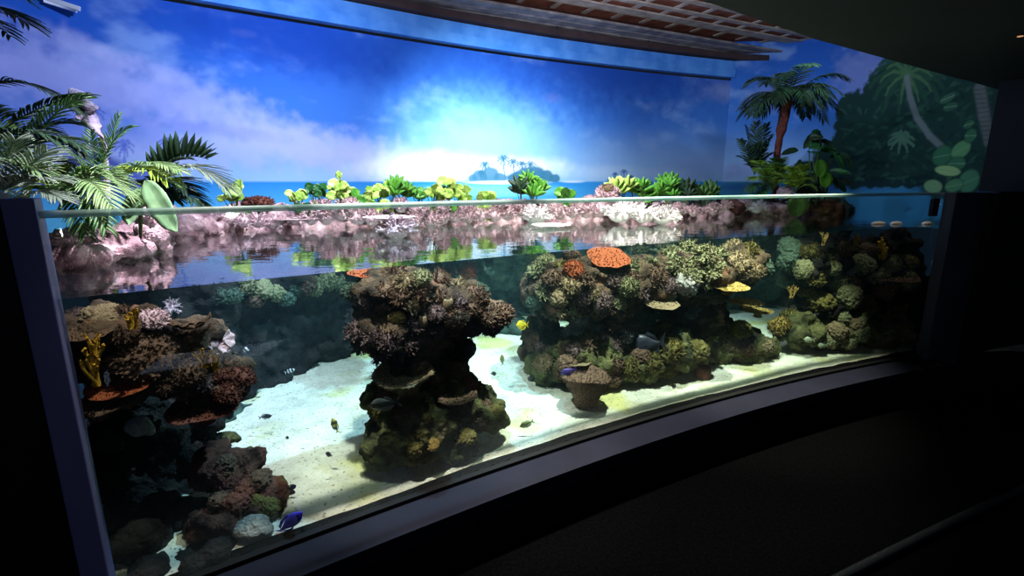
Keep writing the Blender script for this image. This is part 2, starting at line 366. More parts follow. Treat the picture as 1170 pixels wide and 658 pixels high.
# ---- sill, plinth wall, posts
def front_strip(name, mtl, prof, x0=GX0-.12, x1=GX1+.1, n=60):
    mb = MB(); vs = []; m = len(prof)
    for i in range(n+1):
        x = x0+(x1-x0)*i/n; t, nn = gn(x); b = Vector((x, gy(x), 0))
        for (o_, z) in prof: q = b+nn*o_; vs.append((q.x, q.y, z))
    fs = [(i*m+k, (i+1)*m+k, (i+1)*m+(k+1) % m, i*m+(k+1) % m) for i in range(n) for k in range(m)]
    fs += [tuple(range(m-1, -1, -1)), tuple(n*m+k for k in range(m))]
    mb.add(vs, fs); o = mb.build(name, mtl, smooth=False); tag(o, kind='structure'); return o
front_strip('trim_40', M_navy, [(-.06, .32), (.0, .345), (.0, .355), (.012, .355), (.21, .335), (.21, .25), (-.06, .25)])
front_strip('trim_41', M_black, [(.012, .3), (.035, .375), (.0, .375), (.0, .3)])
front_strip('wall_front', M_wallf, [(-.05, .25), (.17, .25), (.17, .0), (-.05, .0)], x1=GX1+2.6)
t, nn = gn(GX0)
def plan_box(name, P0, a0, a1, b0, b1, z0, z1, mtl, tt, nnn):
    mb = MB(); q = [P0+tt*a+nnn*b for a, b in ((a0, b0), (a1, b0), (a1, b1), (a0, b1))]; mb.prism([(v.x, v.y) for v in q], z0, z1)
    o = mb.build(name, mtl, smooth=False); bv = o.modifiers.new('bevel', 'BEVEL'); bv.width = .004; bv.segments = 2; tag(o, kind='structure'); return o
PL = Vector((GX0, gy(GX0), 0))
plan_box('trim_42', PL, -.072, 0.004, -.1, .035, 0, 1.85, M_lpost, t, nn)
plan_box('wall_left', PL, -1.2, -.074, -.12, .03, 0, 1.865, M_black, t, nn)
t, nn = gn(GX1); PR = Vector((GX1, gy(GX1), 0))
plan_box('trim_43', PR, .0, .42, .0, .09, .0, 1.81, M_post, t, nn)
plan_box('trim_44', PR, .421, 2.8, .0, .16, 0, 1.81, M_black, t, nn)
plan_box('trim_45', PR, .62, 2.8, -.1, .3, 1.812, 2.748, M_black, t, nn)
# floor rail
mb = MB(); pts = [Vector((x, 1.28+.5*x-.012*x*x, .03)) for x in np.linspace(-.5, 5.5, 30)]
mb.tube(pts, [.022]*30, 8, tip=False)
o = mb.build('trim_46', M_rail); tag(o, kind='structure')

# ---- acrylic panel
mg = bpy.data.materials.new('clear_acrylic'); mg.use_nodes = True; nt = mg.node_tree; nt.nodes.clear()
out = nt.nodes.new('ShaderNodeOutputMaterial'); tr = nt.nodes.new('ShaderNodeBsdfTransparent'); gl = nt.nodes.new('ShaderNodeBsdfGlossy'); mx = nt.nodes.new('ShaderNodeMixShader')
tr.inputs['Color'].default_value = (.965, .985, .98, 1); gl.inputs['Roughness'].default_value = 0.03; gl.inputs['Color'].default_value = (.9, 1, .98, 1)
lw = nt.nodes.new('ShaderNodeFresnel'); lw.inputs['IOR'].default_value = 1.25
gm = nt.nodes.new('ShaderNodeNewGeometry'); inv = nt.nodes.new('ShaderNodeMath'); inv.operation = 'SUBTRACT'; inv.inputs[0].default_value = 1; mu = nt.nodes.new('ShaderNodeMath'); mu.operation = 'MULTIPLY'
nt.links.new(gm.outputs['Backfacing'], inv.inputs[1]); nt.links.new(lw.outputs[0], mu.inputs[0]); nt.links.new(inv.outputs[0], mu.inputs[1])
nt.links.new(mu.outputs[0], mx.inputs[0]); nt.links.new(tr.outputs[0], mx.inputs[1]); nt.links.new(gl.outputs[0], mx.inputs[2]); nt.links.new(mx.outputs[0], out.inputs['Surface'])
M_glass = mg
M_edge = mat('frosted_acrylic_edge', L(150, 190, 185), L(190, 215, 210), scale=3, rough=0.35, spec=.5)
nt = M_edge.node_tree; tr_ = nt.nodes.new('ShaderNodeBsdfTransparent'); mx_ = nt.nodes.new('ShaderNodeMixShader'); mx_.inputs[0].default_value = .62; tr_.inputs[0].default_value = (.85, .95, .93, 1)
nt.links.new(tr_.outputs[0], mx_.inputs[1]); nt.links.new(nt.nodes['Principled BSDF'].outputs[0], mx_.inputs[2]); nt.links.new(mx_.outputs[0], nt.nodes['Material Output'].inputs['Surface'])
pan = empty('acrylic_panel', (GX0, gy(GX0), GBOT)); tag(pan, 'long curved clear acrylic viewing panel across the front of the tank', 'window panel')
org = Vector((GX0, gy(GX0), GBOT))
def panel_strip(name, mtl, prof):
    mb = MB(); vs = []; m = len(prof); n = 60
    for i in range(n+1):
        x = GX0+(GX1-GX0)*i/n; t, nn = gn(x); b = Vector((x, gy(x), 0))-org
        for (o_, z) in prof: q = b+nn*o_; vs.append((q.x, q.y, z-GBOT))
    fs = [(i*m+k, (i+1)*m+k, (i+1)*m+(k+1) % m, i*m+(k+1) % m) for i in range(n) for k in range(m)]
    fs += [tuple(range(m-1, -1, -1)), tuple(n*m+k for k in range(m))]
    mb.add(vs, fs); bm_fix(mb); return mb.build(name, mtl, pan, smooth=True)
def bm_fix(mb): pass
panel_strip('pane', M_glass, [(-.05, .345), (0, .345), (0, 1.787), (-.05, 1.787)])
panel_strip('top_edge', M_edge, [(-.052, 1.788), (.002, 1.788), (.002, 1.81), (-.052, 1.81)])

# ---- water
def water_mats():
    m = bpy.data.materials.new('sea_water'); m.use_nodes = True; nt = m.node_tree; nt.nodes.clear(); N = nt.nodes; K = nt.links
    out = N.new('ShaderNodeOutputMaterial'); tr = N.new('ShaderNodeBsdfTransparent'); gl = N.new('ShaderNodeBsdfGlossy'); gl.inputs['Roughness'].default_value = .015
    gl.inputs['Color'].default_value = (1, 1, 1, 1)
    mx = N.new('ShaderNodeMixShader'); fr = N.new('ShaderNodeFresnel'); fr.inputs['IOR'].default_value = 2.1
    g = N.new('ShaderNodeNewGeometry'); sb = N.new('ShaderNodeMath'); sb.operation = 'SUBTRACT'; sb.inputs[0].default_value = 1
    mu = N.new('ShaderNodeMath'); mu.operation = 'MULTIPLY'
    sx = N.new('ShaderNodeSeparateXYZ'); K.new(g.outputs['True Normal'], sx.inputs[0]); gt = N.new('ShaderNodeMath'); gt.operation = 'GREATER_THAN'; gt.inputs[1].default_value = .5; K.new(sx.outputs['Z'], gt.inputs[0])
    mu2 = N.new('ShaderNodeMath'); mu2.operation = 'MULTIPLY'
    K.new(g.outputs['Backfacing'], sb.inputs[1]); K.new(fr.outputs[0], mu.inputs[0]); K.new(sb.outputs[0], mu.inputs[1]); K.new(mu.outputs[0], mu2.inputs[0]); K.new(gt.outputs[0], mu2.inputs[1])
    K.new(mu2.outputs[0], mx.inputs[0]); K.new(tr.outputs[0], mx.inputs[1]); K.new(gl.outputs[0], mx.inputs[2]); K.new(mx.outputs[0], out.inputs['Surface'])
    tc = N.new('ShaderNodeTexCoord'); mp = N.new('ShaderNodeMapping'); mp.inputs['Scale'].default_value = (1.0, 1.6, 1); mp.inputs['Rotation'].default_value = (0, 0, -.45)
    n1 = N.new('ShaderNodeTexNoise'); n1.inputs['Scale'].default_value = 5.0; n1.inputs['Detail'].default_value = 3
    K.new(tc.outputs['Object'], mp.inputs[0]); K.new(mp.outputs[0], n1.inputs['Vector'])
    bp = N.new('ShaderNodeBump'); bp.inputs['Strength'].default_value = .10; bp.inputs['Distance'].default_value = .02
    K.new(n1.outputs['Fac'], bp.inputs['Height']); K.new(bp.outputs['Normal'], gl.inputs['Normal'])
    va = N.new('ShaderNodeVolumeAbsorption'); va.inputs['Color'].default_value = (.38, .78, .86, 1); va.inputs['Density'].default_value = .38
    vs_ = N.new('ShaderNodeVolumeScatter'); vs_.inputs['Color'].default_value = (.45, .85, 1, 1); vs_.inputs['Density'].default_value = .020; vs_.inputs['Anisotropy'].default_value = .2; ad = N.new('ShaderNodeAddShader'); K.new(va.outputs[0], ad.inputs[0]); K.new(vs_.outputs[0], ad.inputs[1]); K.new(ad.outputs[0], out.inputs['Volume']); return m
M_water = water_mats()
def inner_outline():
    a = []
    for x in np.linspace(GX0+.01, GX1-.01, 40):
        t, nn = gn(x); q = Vector((x, gy(x), 0))-nn*.052; a.append((q.x, q.y))
    back = []
    for W_ in (WR, WB):
        Q = W_ if W_ is WB else W_
        seq = list(reversed(Q))
        for i, p in enumerate(seq[::4]): back.append((p.x*.985, p.y-.06))
    return a+back
OUT = inner_outline()
mb = MB(); mb.prism(OUT, .30, WATER); o = mb.build('water', M_water, smooth=False); tag(o, 'clear sea water filling the tank, its surface mirroring the painted sky', 'water', kind='stuff')
# ---- sand bed
M_sand = mat('coral_sand', L(200, 196, 176), L(228, 224, 206), scale=9, rough=.95, bump=.6, bscale=45, contrast=(.3, .6))
nt = M_sand.node_tree
n = nt.nodes.new('ShaderNodeTexNoise'); n.inputs['Scale'].default_value = 2.2; n.inputs['Detail'].default_value = 4
r = nt.nodes.new('ShaderNodeValToRGB'); r.color_ramp.elements[0].position = .52; r.color_ramp.elements[1].position = .66; r.color_ramp.elements[0].color = (1, 1, 1, 1); r.color_ramp.elements[1].color = (.86, .84, .42, 1)
n3 = nt.nodes.new('ShaderNodeTexNoise'); n3.inputs['Scale'].default_value = 55; r3 = nt.nodes.new('ShaderNodeValToRGB'); r3.color_ramp.elements[0].position = .30; r3.color_ramp.elements[1].position = .38; r3.color_ramp.elements[0].color = (.35, .33, .28, 1); r3.color_ramp.elements[1].color = (1, 1, 1, 1)
m1 = nt.nodes.new('ShaderNodeMixRGB'); m1.blend_type = 'MULTIPLY'; m1.inputs[0].default_value = 1; m2 = nt.nodes.new('ShaderNodeMixRGB'); m2.blend_type = 'MULTIPLY'; m2.inputs[0].default_value = 1
tc = [x for x in nt.nodes if x.type == 'TEX_COORD'][0]; cr = [x for x in nt.nodes if x.type == 'VALTORGB'][0]
nt.links.new(tc.outputs['Object'], n.inputs['Vector']); nt.links.new(tc.outputs['Object'], n3.inputs['Vector']); nt.links.new(n.outputs['Fac'], r.inputs[0]); nt.links.new(n3.outputs['Fac'], r3.inputs[0])
nt.links.new(cr.outputs['Color'], m1.inputs[1]); nt.links.new(r.outputs['Color'], m1.inputs[2]); nt.links.new(m1.outputs[0], m2.inputs[1]); nt.links.new(r3.outputs['Color'], m2.inputs[2])
nt.links.new(m2.outputs[0], nt.nodes['Principled BSDF'].inputs['Base Color'])
def sand_z(x, y): return SAND+.03*(fbm(np.array([x*1.4+9]), np.array([y*1.4+9]), 4, 2)[0]-.5)
nx, ny = 150, 90; gx = np.linspace(-3.4, 5.2, nx)
vs = []; fs = []
for i, x in enumerate(gx):
    xx = min(max(x, GX0), GX1); y0 = gy(xx)+.054 if x >= GX0 else gy(GX0)+.05; y1 = max(y0+.3, 3.9+.75*(x+3.4) if x < -.5 else 6.0+.3*x)
    y1 = min(y1, 7.2)
    for j in range(ny):
        y = y0+(y1-y0)*j/(ny-1); vs.append((x, y, 0))
V = np.array(vs); V[:, 2] = SAND+.05*(fbm(V[:, 0]*1.4+9, V[:, 1]*1.4+9, 5, 2)-.5)+.012*(fbm(V[:, 0]*9, V[:, 1]*9, 3, 5)-.5)
for i in range(nx-1):
    for j in range(ny-1): fs.append((i*ny+j, (i+1)*ny+j, (i+1)*ny+j+1, i*ny+j+1))
mb = MB(); mb.add(V.tolist(), fs); o = mb.build('sand', M_sand); tag(o, 'pale coral sand covering the floor of the tank', 'sand', kind='stuff')
#==OBJECTS==
# ================================================================== ROCK
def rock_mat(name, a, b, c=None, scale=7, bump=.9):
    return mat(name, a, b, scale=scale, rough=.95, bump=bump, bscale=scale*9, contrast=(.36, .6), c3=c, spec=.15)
M_rock_brown = rock_mat('brown_reef_rock', L(34, 28, 24), L(92, 76, 60), L(120, 84, 66))
M_rock_green = rock_mat('green_brown_reef_rock', L(40, 42, 28), L(104, 104, 66), L(128, 116, 84))
M_rock_teal = rock_mat('dull_teal_reef_rock', L(34, 44, 42), L(84, 104, 94), L(110, 118, 96))
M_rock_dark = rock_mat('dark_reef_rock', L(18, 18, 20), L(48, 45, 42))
M_rock_pink = rock_mat('pinkish_dry_rock', L(120, 92, 96), L(214, 180, 180), L(236, 214, 212), scale=9)
M_rock_pale = rock_mat('pale_rock', L(110, 110, 104), L(170, 168, 158), scale=6)
ROCKS = []
_tex = {}
def tex(kind, size):
    k = (kind, size)
    if k not in _tex:
        t = bpy.data.textures.new('%s_%g' % (kind.lower(), size), kind); t.noise_scale = size
        if kind == 'CLOUDS': t.noise_depth = 4
        _tex[k] = t
    return _tex[k]
def blob_rock(name, ells, mtl, voxel=.03, d1=.12, d2=.04, loc=None, parent=None, register=True, s1=.28, s2=.07):
    """ells: (centre, (rx, ry, rz)) ellipsoids fused to one knobbly stone"""
    loc = Vector(loc) if loc is not None else Vector(ells[0][0])
    bm = bmesh.new()
    voxel *= .62
    for c, r in ells:
        M = Matrix.Translation(Vector(c)-loc) @ Matrix.Rotation(random.uniform(-.5, .5), 4, 'Z') @ Matrix.Diagonal((r[0], r[1], r[2], 1))
        bmesh.ops.create_icosphere(bm, subdivisions=3, radius=.92, matrix=M)
    me = bpy.data.meshes.new('tmp'); bm.to_mesh(me); bm.free()
    o = bpy.data.objects.new('tmp', me); COL.objects.link(o)
    r = o.modifiers.new('r', 'REMESH'); r.mode = 'VOXEL'; r.voxel_size = voxel
    for kind, size, st in (('CLOUDS', s1, d1), ('VORONOI', s2*1.7, -d2*1.3), ('CLOUDS', s2, d2*1.3), ('CLOUDS', s2*.4, d2*.6)):
        if st:
            d = o.modifiers.new('d', 'DISPLACE'); d.texture = tex(kind, size); d.strength = st; d.mid_level = .5; d.texture_coords = 'LOCAL'
    dg = bpy.context.evaluated_depsgraph_get(); ev = o.evaluated_get(dg)
    nm = bpy.data.meshes.new_from_object(ev); bpy.data.objects.remove(o)
    # keep the largest piece only
    bm = bmesh.new(); bm.from_mesh(nm); bm.verts.ensure_lookup_table(); seen = set(); best = []
    for v in bm.verts:
        if v.index in seen: continue
        st = [v]; seen.add(v.index); comp = []
        while st:
            q = st.pop(); comp.append(q)
            for e in q.link_edges:
                u = e.other_vert(q)
                if u.index not in seen: seen.add(u.index); st.append(u)
        if len(comp) > len(best): best = comp
    if len(best) < len(bm.verts):
        keep = set(best); bmesh.ops.delete(bm, geom=[v for v in bm.verts if v not in keep], context='VERTS')
    bm.to_mesh(nm); 
    bm.transform(Matrix.Translation(loc)) if parent is None else None
    if register: ROCKS.append(BVHTree.FromBMesh(bm))
    bm.free(); nm.materials.clear(); nm.materials.append(mtl); nm.polygons.foreach_set('use_smooth', [True]*len(nm.polygons)); nm.name = name
    return link(name, nm, parent, loc)
def E(px, py, rx, ry, d, rd):
    """an ellipsoid seen at a point of the picture, d metres behind the panel, rd its depth"""
    Y = glass_Y(px, py)+d; k = Y/F_PX; return (at(px, py, Y), (rx*k, rd, ry*k*1.05))
def cast(px, py, only=None):
    d = ray(px, py).normalized(); best = None
    for i, t in enumerate(ROCKS):
        h = t.ray_cast(CAM, d)
        if h[0] is not None and (best is None or h[3] < best[2]): best = (h[0], h[1], h[3])
    return best

# ---- back rockwork: a ledge at the waterline over a hollow, all along the back
BK = catmull([(-2.75, 2.45), (-2.45, 3.0), (-2.4, 3.75), (-1.95, 4.2), (-1.1, 4.35), (-0.45, 4.8), (.2, 5.05), (1.0, 5.1), (1.95, 5.3), (2.7, 5.7), (3.6, 5.95), (4.2, 6.4)], 8)
def back_rock(i0, i1, mtl, label, nm='rock_ledge', top=.17, sd=0):
    el = []
    for k in range(i0, i1, 3):
        p = BK[k]; q = BK[min(k+1, len(BK)-1)]
        rr = random.Random(k+sd)
        el.append((Vector((p.x, p.y+.16, WATER+.0)), (.24, .22, top*rr.uniform(.8, 1.15))))
        el.append((Vector((p.x+rr.uniform(-.05, .05), p.y+.42, WATER+.02)), (.3, .3, top*1.0)))
    o = blob_rock(nm, el, mtl, .028, .10, .05); tag(o, label, 'rock', 'dry rock ledge above the water'); return o
nb = len(BK)
back_rock(8, 34, M_rock_pink, 'pinkish dry rock ledge at the back waterline, behind the left water area')
back_rock(33, 60, M_rock_pink, 'pinkish dry rock ledge at the back waterline, below the painted islands')
back_rock(59, nb-8, M_rock_pink, 'pinkish dry rock ledge at the back waterline, left of the palm tree', top=.14)
def submerged(i0, i1, label, z0, z1, back, r, mtl, sd=0):
    el = []; rr = random.Random(sd)
    for k in range(i0, i1, 3):
        p = BK[k]
        z = z0
        while z < z1:
            el.append((Vector((p.x+rr.uniform(-.1, .1), p.y+back+rr.uniform(-.12, .12), z)), (r*rr.uniform(.8, 1.2), r*.8, r*rr.uniform(.7, 1.1)))); z += r*1.0
    o = blob_rock('cliff_rock', el, mtl, .04, .2, .06); tag(o, label, 'rock', 'rock walls under water'); return o
submerged(0, 32, 'dim rock hanging just below the waterline, left part of the back wall', 1.28, 1.5, .22, .22, M_rock_teal, 1)
submerged(31, 62, 'dull teal rock wall under water behind the middle reef', .95, 1.5, .35, .3, M_rock_teal, 2)
submerged(61, nb, 'green tinted rock wall under water behind the right reef', .3, 1.5, .4, .36, M_rock_teal, 3)
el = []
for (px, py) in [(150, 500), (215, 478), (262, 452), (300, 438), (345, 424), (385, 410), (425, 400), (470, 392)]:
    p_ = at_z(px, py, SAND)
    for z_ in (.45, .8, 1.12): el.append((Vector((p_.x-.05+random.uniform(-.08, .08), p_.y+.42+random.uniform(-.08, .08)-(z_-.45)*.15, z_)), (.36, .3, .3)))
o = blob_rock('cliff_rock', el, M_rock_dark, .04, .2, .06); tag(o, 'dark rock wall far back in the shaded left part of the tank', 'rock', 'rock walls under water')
submerged(33, 62, 'dark rock foot of the back wall behind the sand', .3, .95, .75, .34, M_rock_teal, 6)
for (px, py, rx, ry, Y, lab) in [(305, 440, 36, 42, 3.7, 'dim teal boulder on the far sand, behind the left reef shelf'), (455, 400, 75, 30, 4.75, 'low dim boulder on the far sand, behind the middle pillar'), (262, 470, 18, 12, 3.1, 'small dim stone on the sand beside the left reef shelf'),
        (570, 372, 48, 16, 5.0, 'low teal boulder behind the yellow fish'), (500, 395, 50, 20, 4.75, 'low boulder hidden behind the middle pillar')]:
    c = at(px, py, Y); k = Y/F_PX; o = blob_rock('boulder', [(c, (rx*k, .22, ry*k)), (c+Vector((rx*k*.4, .1, -ry*k*.35)), (rx*k*.7, .2, ry*k*.7))], M_rock_teal, .03, .1, .04); tag(o, lab, 'rock')

# ---- left reef
el = [E(120, 372, 52, 26, .32, .2), E(150, 410, 72, 36, .40, .25), E(205, 420, 62, 34, .36, .22), E(255, 436, 42, 24, .32, .16), E(215, 385, 38, 20, .4, .18), E(130, 450, 40, 22, .26, .12), E(110, 395, 30, 30, .3, .2)]
o = blob_rock('reef_shelf', el, M_rock_brown, .02, .1, .05, s1=.2); tag(o, 'brown overhanging rock shelf of the left reef, nearest the left post', 'rock')
el = [E(165, 480, 60, 40, .62, .2), E(150, 530, 60, 60, .62, .22), E(190, 590, 70, 60, .55, .2), E(215, 520, 42, 50, .7, .2), E(170, 640, 90, 36, .3, .2), E(240, 470, 30, 20, .7, .15)]
o = blob_rock('reef_rock', el, M_rock_dark, .025, .12, .05); tag(o, 'dark rock column carrying the left reef shelf', 'rock')
el = [E(262, 535, 34, 26, .34, .16), E(285, 575, 44, 36, .24, .16), E(310, 565, 26, 24, .26, .1), E(255, 600, 40, 40, .2, .14), E(245, 525, 22, 20, .4, .12)]
o = blob_rock('reef_rock', el, rock_mat('reddish_reef_rock', L(48, 30, 26), L(112, 74, 62), L(118, 112, 66)), .018, .08, .04, s1=.16); tag(o, 'reddish brown rock mound at the lower left with a green patch', 'rock')
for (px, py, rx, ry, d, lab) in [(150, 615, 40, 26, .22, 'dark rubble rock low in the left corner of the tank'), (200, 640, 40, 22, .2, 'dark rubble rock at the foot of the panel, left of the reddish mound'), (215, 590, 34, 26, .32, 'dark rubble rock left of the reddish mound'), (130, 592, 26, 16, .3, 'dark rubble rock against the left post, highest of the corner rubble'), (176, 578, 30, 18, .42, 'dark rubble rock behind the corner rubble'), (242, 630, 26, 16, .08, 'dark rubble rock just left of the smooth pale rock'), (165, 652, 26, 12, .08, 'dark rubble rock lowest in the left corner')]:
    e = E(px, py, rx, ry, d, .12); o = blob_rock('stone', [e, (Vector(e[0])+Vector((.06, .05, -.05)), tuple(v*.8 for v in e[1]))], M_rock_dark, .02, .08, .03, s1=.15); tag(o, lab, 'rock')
for (px, py, rx, ry, d, lab, m) in [(288, 603, 24, 15, .08, 'smooth pale rock beside the long blue fish', M_rock_pale), (118, 505, 20, 16, .3, 'dim grey rock in the left recess, beside the post', M_rock_dark), (158, 488, 16, 14, .35, 'pale round stone in the left recess', M_rock_pale),
        (330, 566, 9, 9, .3, 'small dark stone at the right tip of the reddish rock mound', M_rock_dark), (262, 500, 12, 8, .6, 'small yellowish stone on the sand under the left shelf', M_rock_green), (225, 640, 40, 18, .1, 'dim grey rock at the foot of the panel, lower left', M_rock_dark), (360, 492, 22, 12, .9, 'low dark stone in the shadow on the sand', M_rock_dark)]:
    if 'shadow' in lab: continue
    e = E(px, py, rx, ry, d, rx*glass_Y(px, py)/F_PX*.9); o = blob_rock('stone', [e, (Vector(e[0])+Vector((e[1][0]*.5, .01, -e[1][2]*.3)), tuple(v*.7 for v in e[1]))], m, .012, .03, .01, s1=.1, s2=.04); tag(o, lab, 'rock')

# ---- middle pillar
el = [E(450, 330, 52, 26, .40, .24), E(500, 345, 64, 30, .42, .26), E(440, 375, 44, 34, .38, .22), E(545, 362, 42, 20, .40, .18), E(490, 380, 50, 26, .45, .22)]
el += [E(470, 420, 36, 30, .45, .2), E(500, 425, 48, 34, .5, .2)]
o = blob_rock('reef_rock', el, M_rock_brown, .02, .12, .05, s1=.2); tag(o, 'spreading coral covered head of the middle rock pillar', 'rock')
el = [E(470, 490, 58, 44, .30, .24), E(455, 460, 42, 36, .36, .2), E(520, 460, 52, 34, .36, .2), E(545, 470, 40, 22, .3, .16), E(440, 510, 32, 26, .3, .16), E(510, 500, 50, 24, .26, .14), E(560, 480, 24, 14, .32, .1)]
o = blob_rock('reef_rock', el, M_rock_green, .02, .1, .05, s1=.2); tag(o, 'broad brown green rock foot of the middle pillar, standing on the sand', 'rock')

# ---- right reef
el = [E(650, 330, 58, 40, .88, .3), E(700, 330, 60, 40, .88, .3), E(620, 390, 26, 36, 1.2, .2), E(690, 385, 60, 34, .95, .3), E(735, 325, 50, 34, .88, .3)]
o = blob_rock('reef_rock', el, M_rock_brown, .025, .14, .06); tag(o, 'upper left rock mass of the right reef, under the orange plate coral', 'rock')
el = [E(630, 415, 32, 28, .95, .2), E(670, 412, 50, 34, .74, .25), E(725, 413, 52, 28, .7, .25), E(745, 398, 60, 28, .74, .25)]
o = blob_rock('reef_rock', el, M_rock_green, .025, .12, .05); tag(o, 'olive green rock foot of the right reef on the sand', 'rock')
el = [E(790, 315, 52, 36, .72, .28), E(840, 305, 32, 26, .72, .22), E(790, 365, 48, 40, 1.0, .25)]
o = blob_rock('reef_rock', el, M_rock_brown, .025, .14, .06); tag(o, 'upper right rock mass of the right reef, under the green staghorn thicket', 'rock')
el = [E(778, 405, 36, 22, .68, .2), E(815, 395, 40, 30, .85, .22), E(845, 395, 36, 24, .72, .2), E(868, 395, 26, 12, .7, .14)]
o = blob_rock('reef_rock', el, M_rock_green, .025, .12, .05); tag(o, 'brown green rock foot at the right end of the right reef', 'rock')
# ---- far right reef
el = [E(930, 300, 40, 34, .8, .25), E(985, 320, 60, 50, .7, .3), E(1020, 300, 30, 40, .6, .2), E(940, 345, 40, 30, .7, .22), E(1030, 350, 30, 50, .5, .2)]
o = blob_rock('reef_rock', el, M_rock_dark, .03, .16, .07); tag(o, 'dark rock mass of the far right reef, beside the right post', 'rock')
el = [E(915, 378, 32, 22, .6, .2), E(955, 376, 42, 26, .55, .2), E(1005, 380, 44, 30, .4, .2)]
o = blob_rock('reef_rock', el, M_rock_green, .03, .14, .06); tag(o, 'lower rock slope of the far right reef with pale patches', 'rock')

# ---- dry rocks above the water, left and right
for (px, py, rx, ry, Y, rd, lab, m) in [(92, 288, 44, 20, 2.3, .3, 'big pinkish rock at the waterline behind the left post', M_rock_pink), (140, 280, 26, 12, 2.75, .25, 'low pinkish rock at the waterline, right of the big pink rock', M_rock_pink),
        (170, 262, 12, 26, 2.7, .16, 'upright pinkish rock under the broad leaf', M_rock_pink),
        (880, 240, 28, 9, 5.75, .22, 'flat layered tan rock at the waterline below the palm tree', M_rock_pink), (832, 236, 16, 11, 5.6, .2, 'reddish brown rock at the waterline, left of the palm tree', rock_mat('red_brown_dry_rock', L(80, 48, 44), L(128, 88, 80), scale=8)), (944, 238, 22, 11, 6.0, .2, 'rough brown rock at the waterline, right of the palm tree', rock_mat('orange_brown_dry_rock', L(88, 62, 44), L(150, 112, 82), scale=8))]:
    c = at(px, py, Y); k = Y/F_PX
    o = blob_rock('rock', [(c, (rx*k, rd, ry*k)), (c+Vector((rx*k*.45, .06, -ry*k*.3)), (rx*k*.7, rd*.8, ry*k*.7)), (c+Vector((-rx*k*.4, .05, -ry*k*.35)), (rx*k*.65, rd*.8, ry*k*.6))], m, .02, .1, .04, s1=.18); tag(o, lab, 'rock')
# planting soil behind the ledge
M_soil = mat('dark_soil', L(40, 32, 28), L(66, 54, 44), scale=20, rough=1, bump=.6)
mb = MB(); A = BK; B_ = [Vector((np.interp(p.x, WALLB.X, WALLB.Y) and p.x, float(np.interp(p.x, WALLB.X, WALLB.Y))-.02)) for p in BK]
vs = []; 
for p in BK:
    if p.x < 3.1: yb = float(np.interp(p.x, WALLB.X, WALLB.Y))-.03
    else: yb = 8.6-(p.x-3.1)*.9
    for yy in (p.y+.3, yb): vs += [(p.x, yy, 1.53), (p.x, yy, 1.585)]
n_ = len(BK); fs = []
for i in range(n_-1):
    a = 4*i; b = a+4
    fs += [(a+1, b+1, b+3, a+3), (a, a+2, b+2, b), (a, b, b+1, a+1), (a+2, a+3, b+3, b+2)]
fs += [(0, 1, 3, 2), (4*(n_-1), 4*(n_-1)+2, 4*(n_-1)+3, 4*(n_-1)+1)]
mb.add(vs, fs); o = mb.build('soil', M_soil, smooth=False); tag(o, 'dark planting soil behind the dry rock ledge', 'soil', kind='stuff')

# ================================================================== CORALS
def rdir(rr, zmin=0.0):
    while 1:
        v = Vector((rr.gauss(0, 1), rr.gauss(0, 1), rr.gauss(0, 1))).normalized()
        if v.z > zmin: return v
def ico(sub, fn):
    bm = bmesh.new(); bmesh.ops.create_icosphere(bm, subdivisions=sub, radius=1)
    vs = [fn(v.co.copy()) for v in bm.verts]; fs = [tuple(v.index for v in f.verts) for f in bm.faces]; bm.free(); return vs, fs
from mathutils import noise as mn
def mesh_bush(seed, nb=46, thick=.075, fork=2, zmin=-.1, flat=1.0, core=.5):
    rr = random.Random(seed); mb = MB()
    mb.add(*ico(2, lambda v: Vector((v.x*core, v.y*core, v.z*core*flat*.9))*(1+.25*mn.noise(v*3+Vector((seed, 0, 0))))))
    for i in range(nb):
        d = rdir(rr, zmin); R = rr.uniform(.72, 1.0); a = d*core*.55; b = d*(core+(R-core)*.45); b.z *= flat; j = Vector((rr.gauss(0, .06), rr.gauss(0, .06), rr.gauss(0, .06)))
        e = d*R; e.z *= flat; mb.tube([a, b, e+j], [thick*1.1, thick, thick*.55], 5)
        for k in range(fork):
            s = (d+Vector((rr.gauss(0, .6), rr.gauss(0, .6), rr.gauss(0, .5)))).normalized(); e2 = b+s*(R-core)*rr.uniform(.5, .8)
            mb.tube([b-s*.02, (b+e2)*.5, e2], [thick*.85, thick*.75, thick*.5], 5)
    return mb
def mesh_nub(seed, nb=230):                       # low knobbly mound packed with stubby fingers
    rr = random.Random(seed); mb = MB()
    mb.add(*ico(3, lambda v: Vector((v.x, v.y, v.z*.8))*.82*(1+.2*mn.noise(v*2.3+Vector((seed, 0, 0))))))
    for i in range(nb):
        d = rdir(rr, -.25); p = Vector((d.x, d.y, d.z*.8))*.8*(1+.2*mn.noise(d*2.3+Vector((seed, 0, 0)))); q = (d+Vector((rr.gauss(0, .2), rr.gauss(0, .2), .25))).normalized(); l = rr.uniform(.12, .24)
        mb.tube([p, p+q*l*.6, p+q*l], [.06, .055, .035], 5)
    return mb
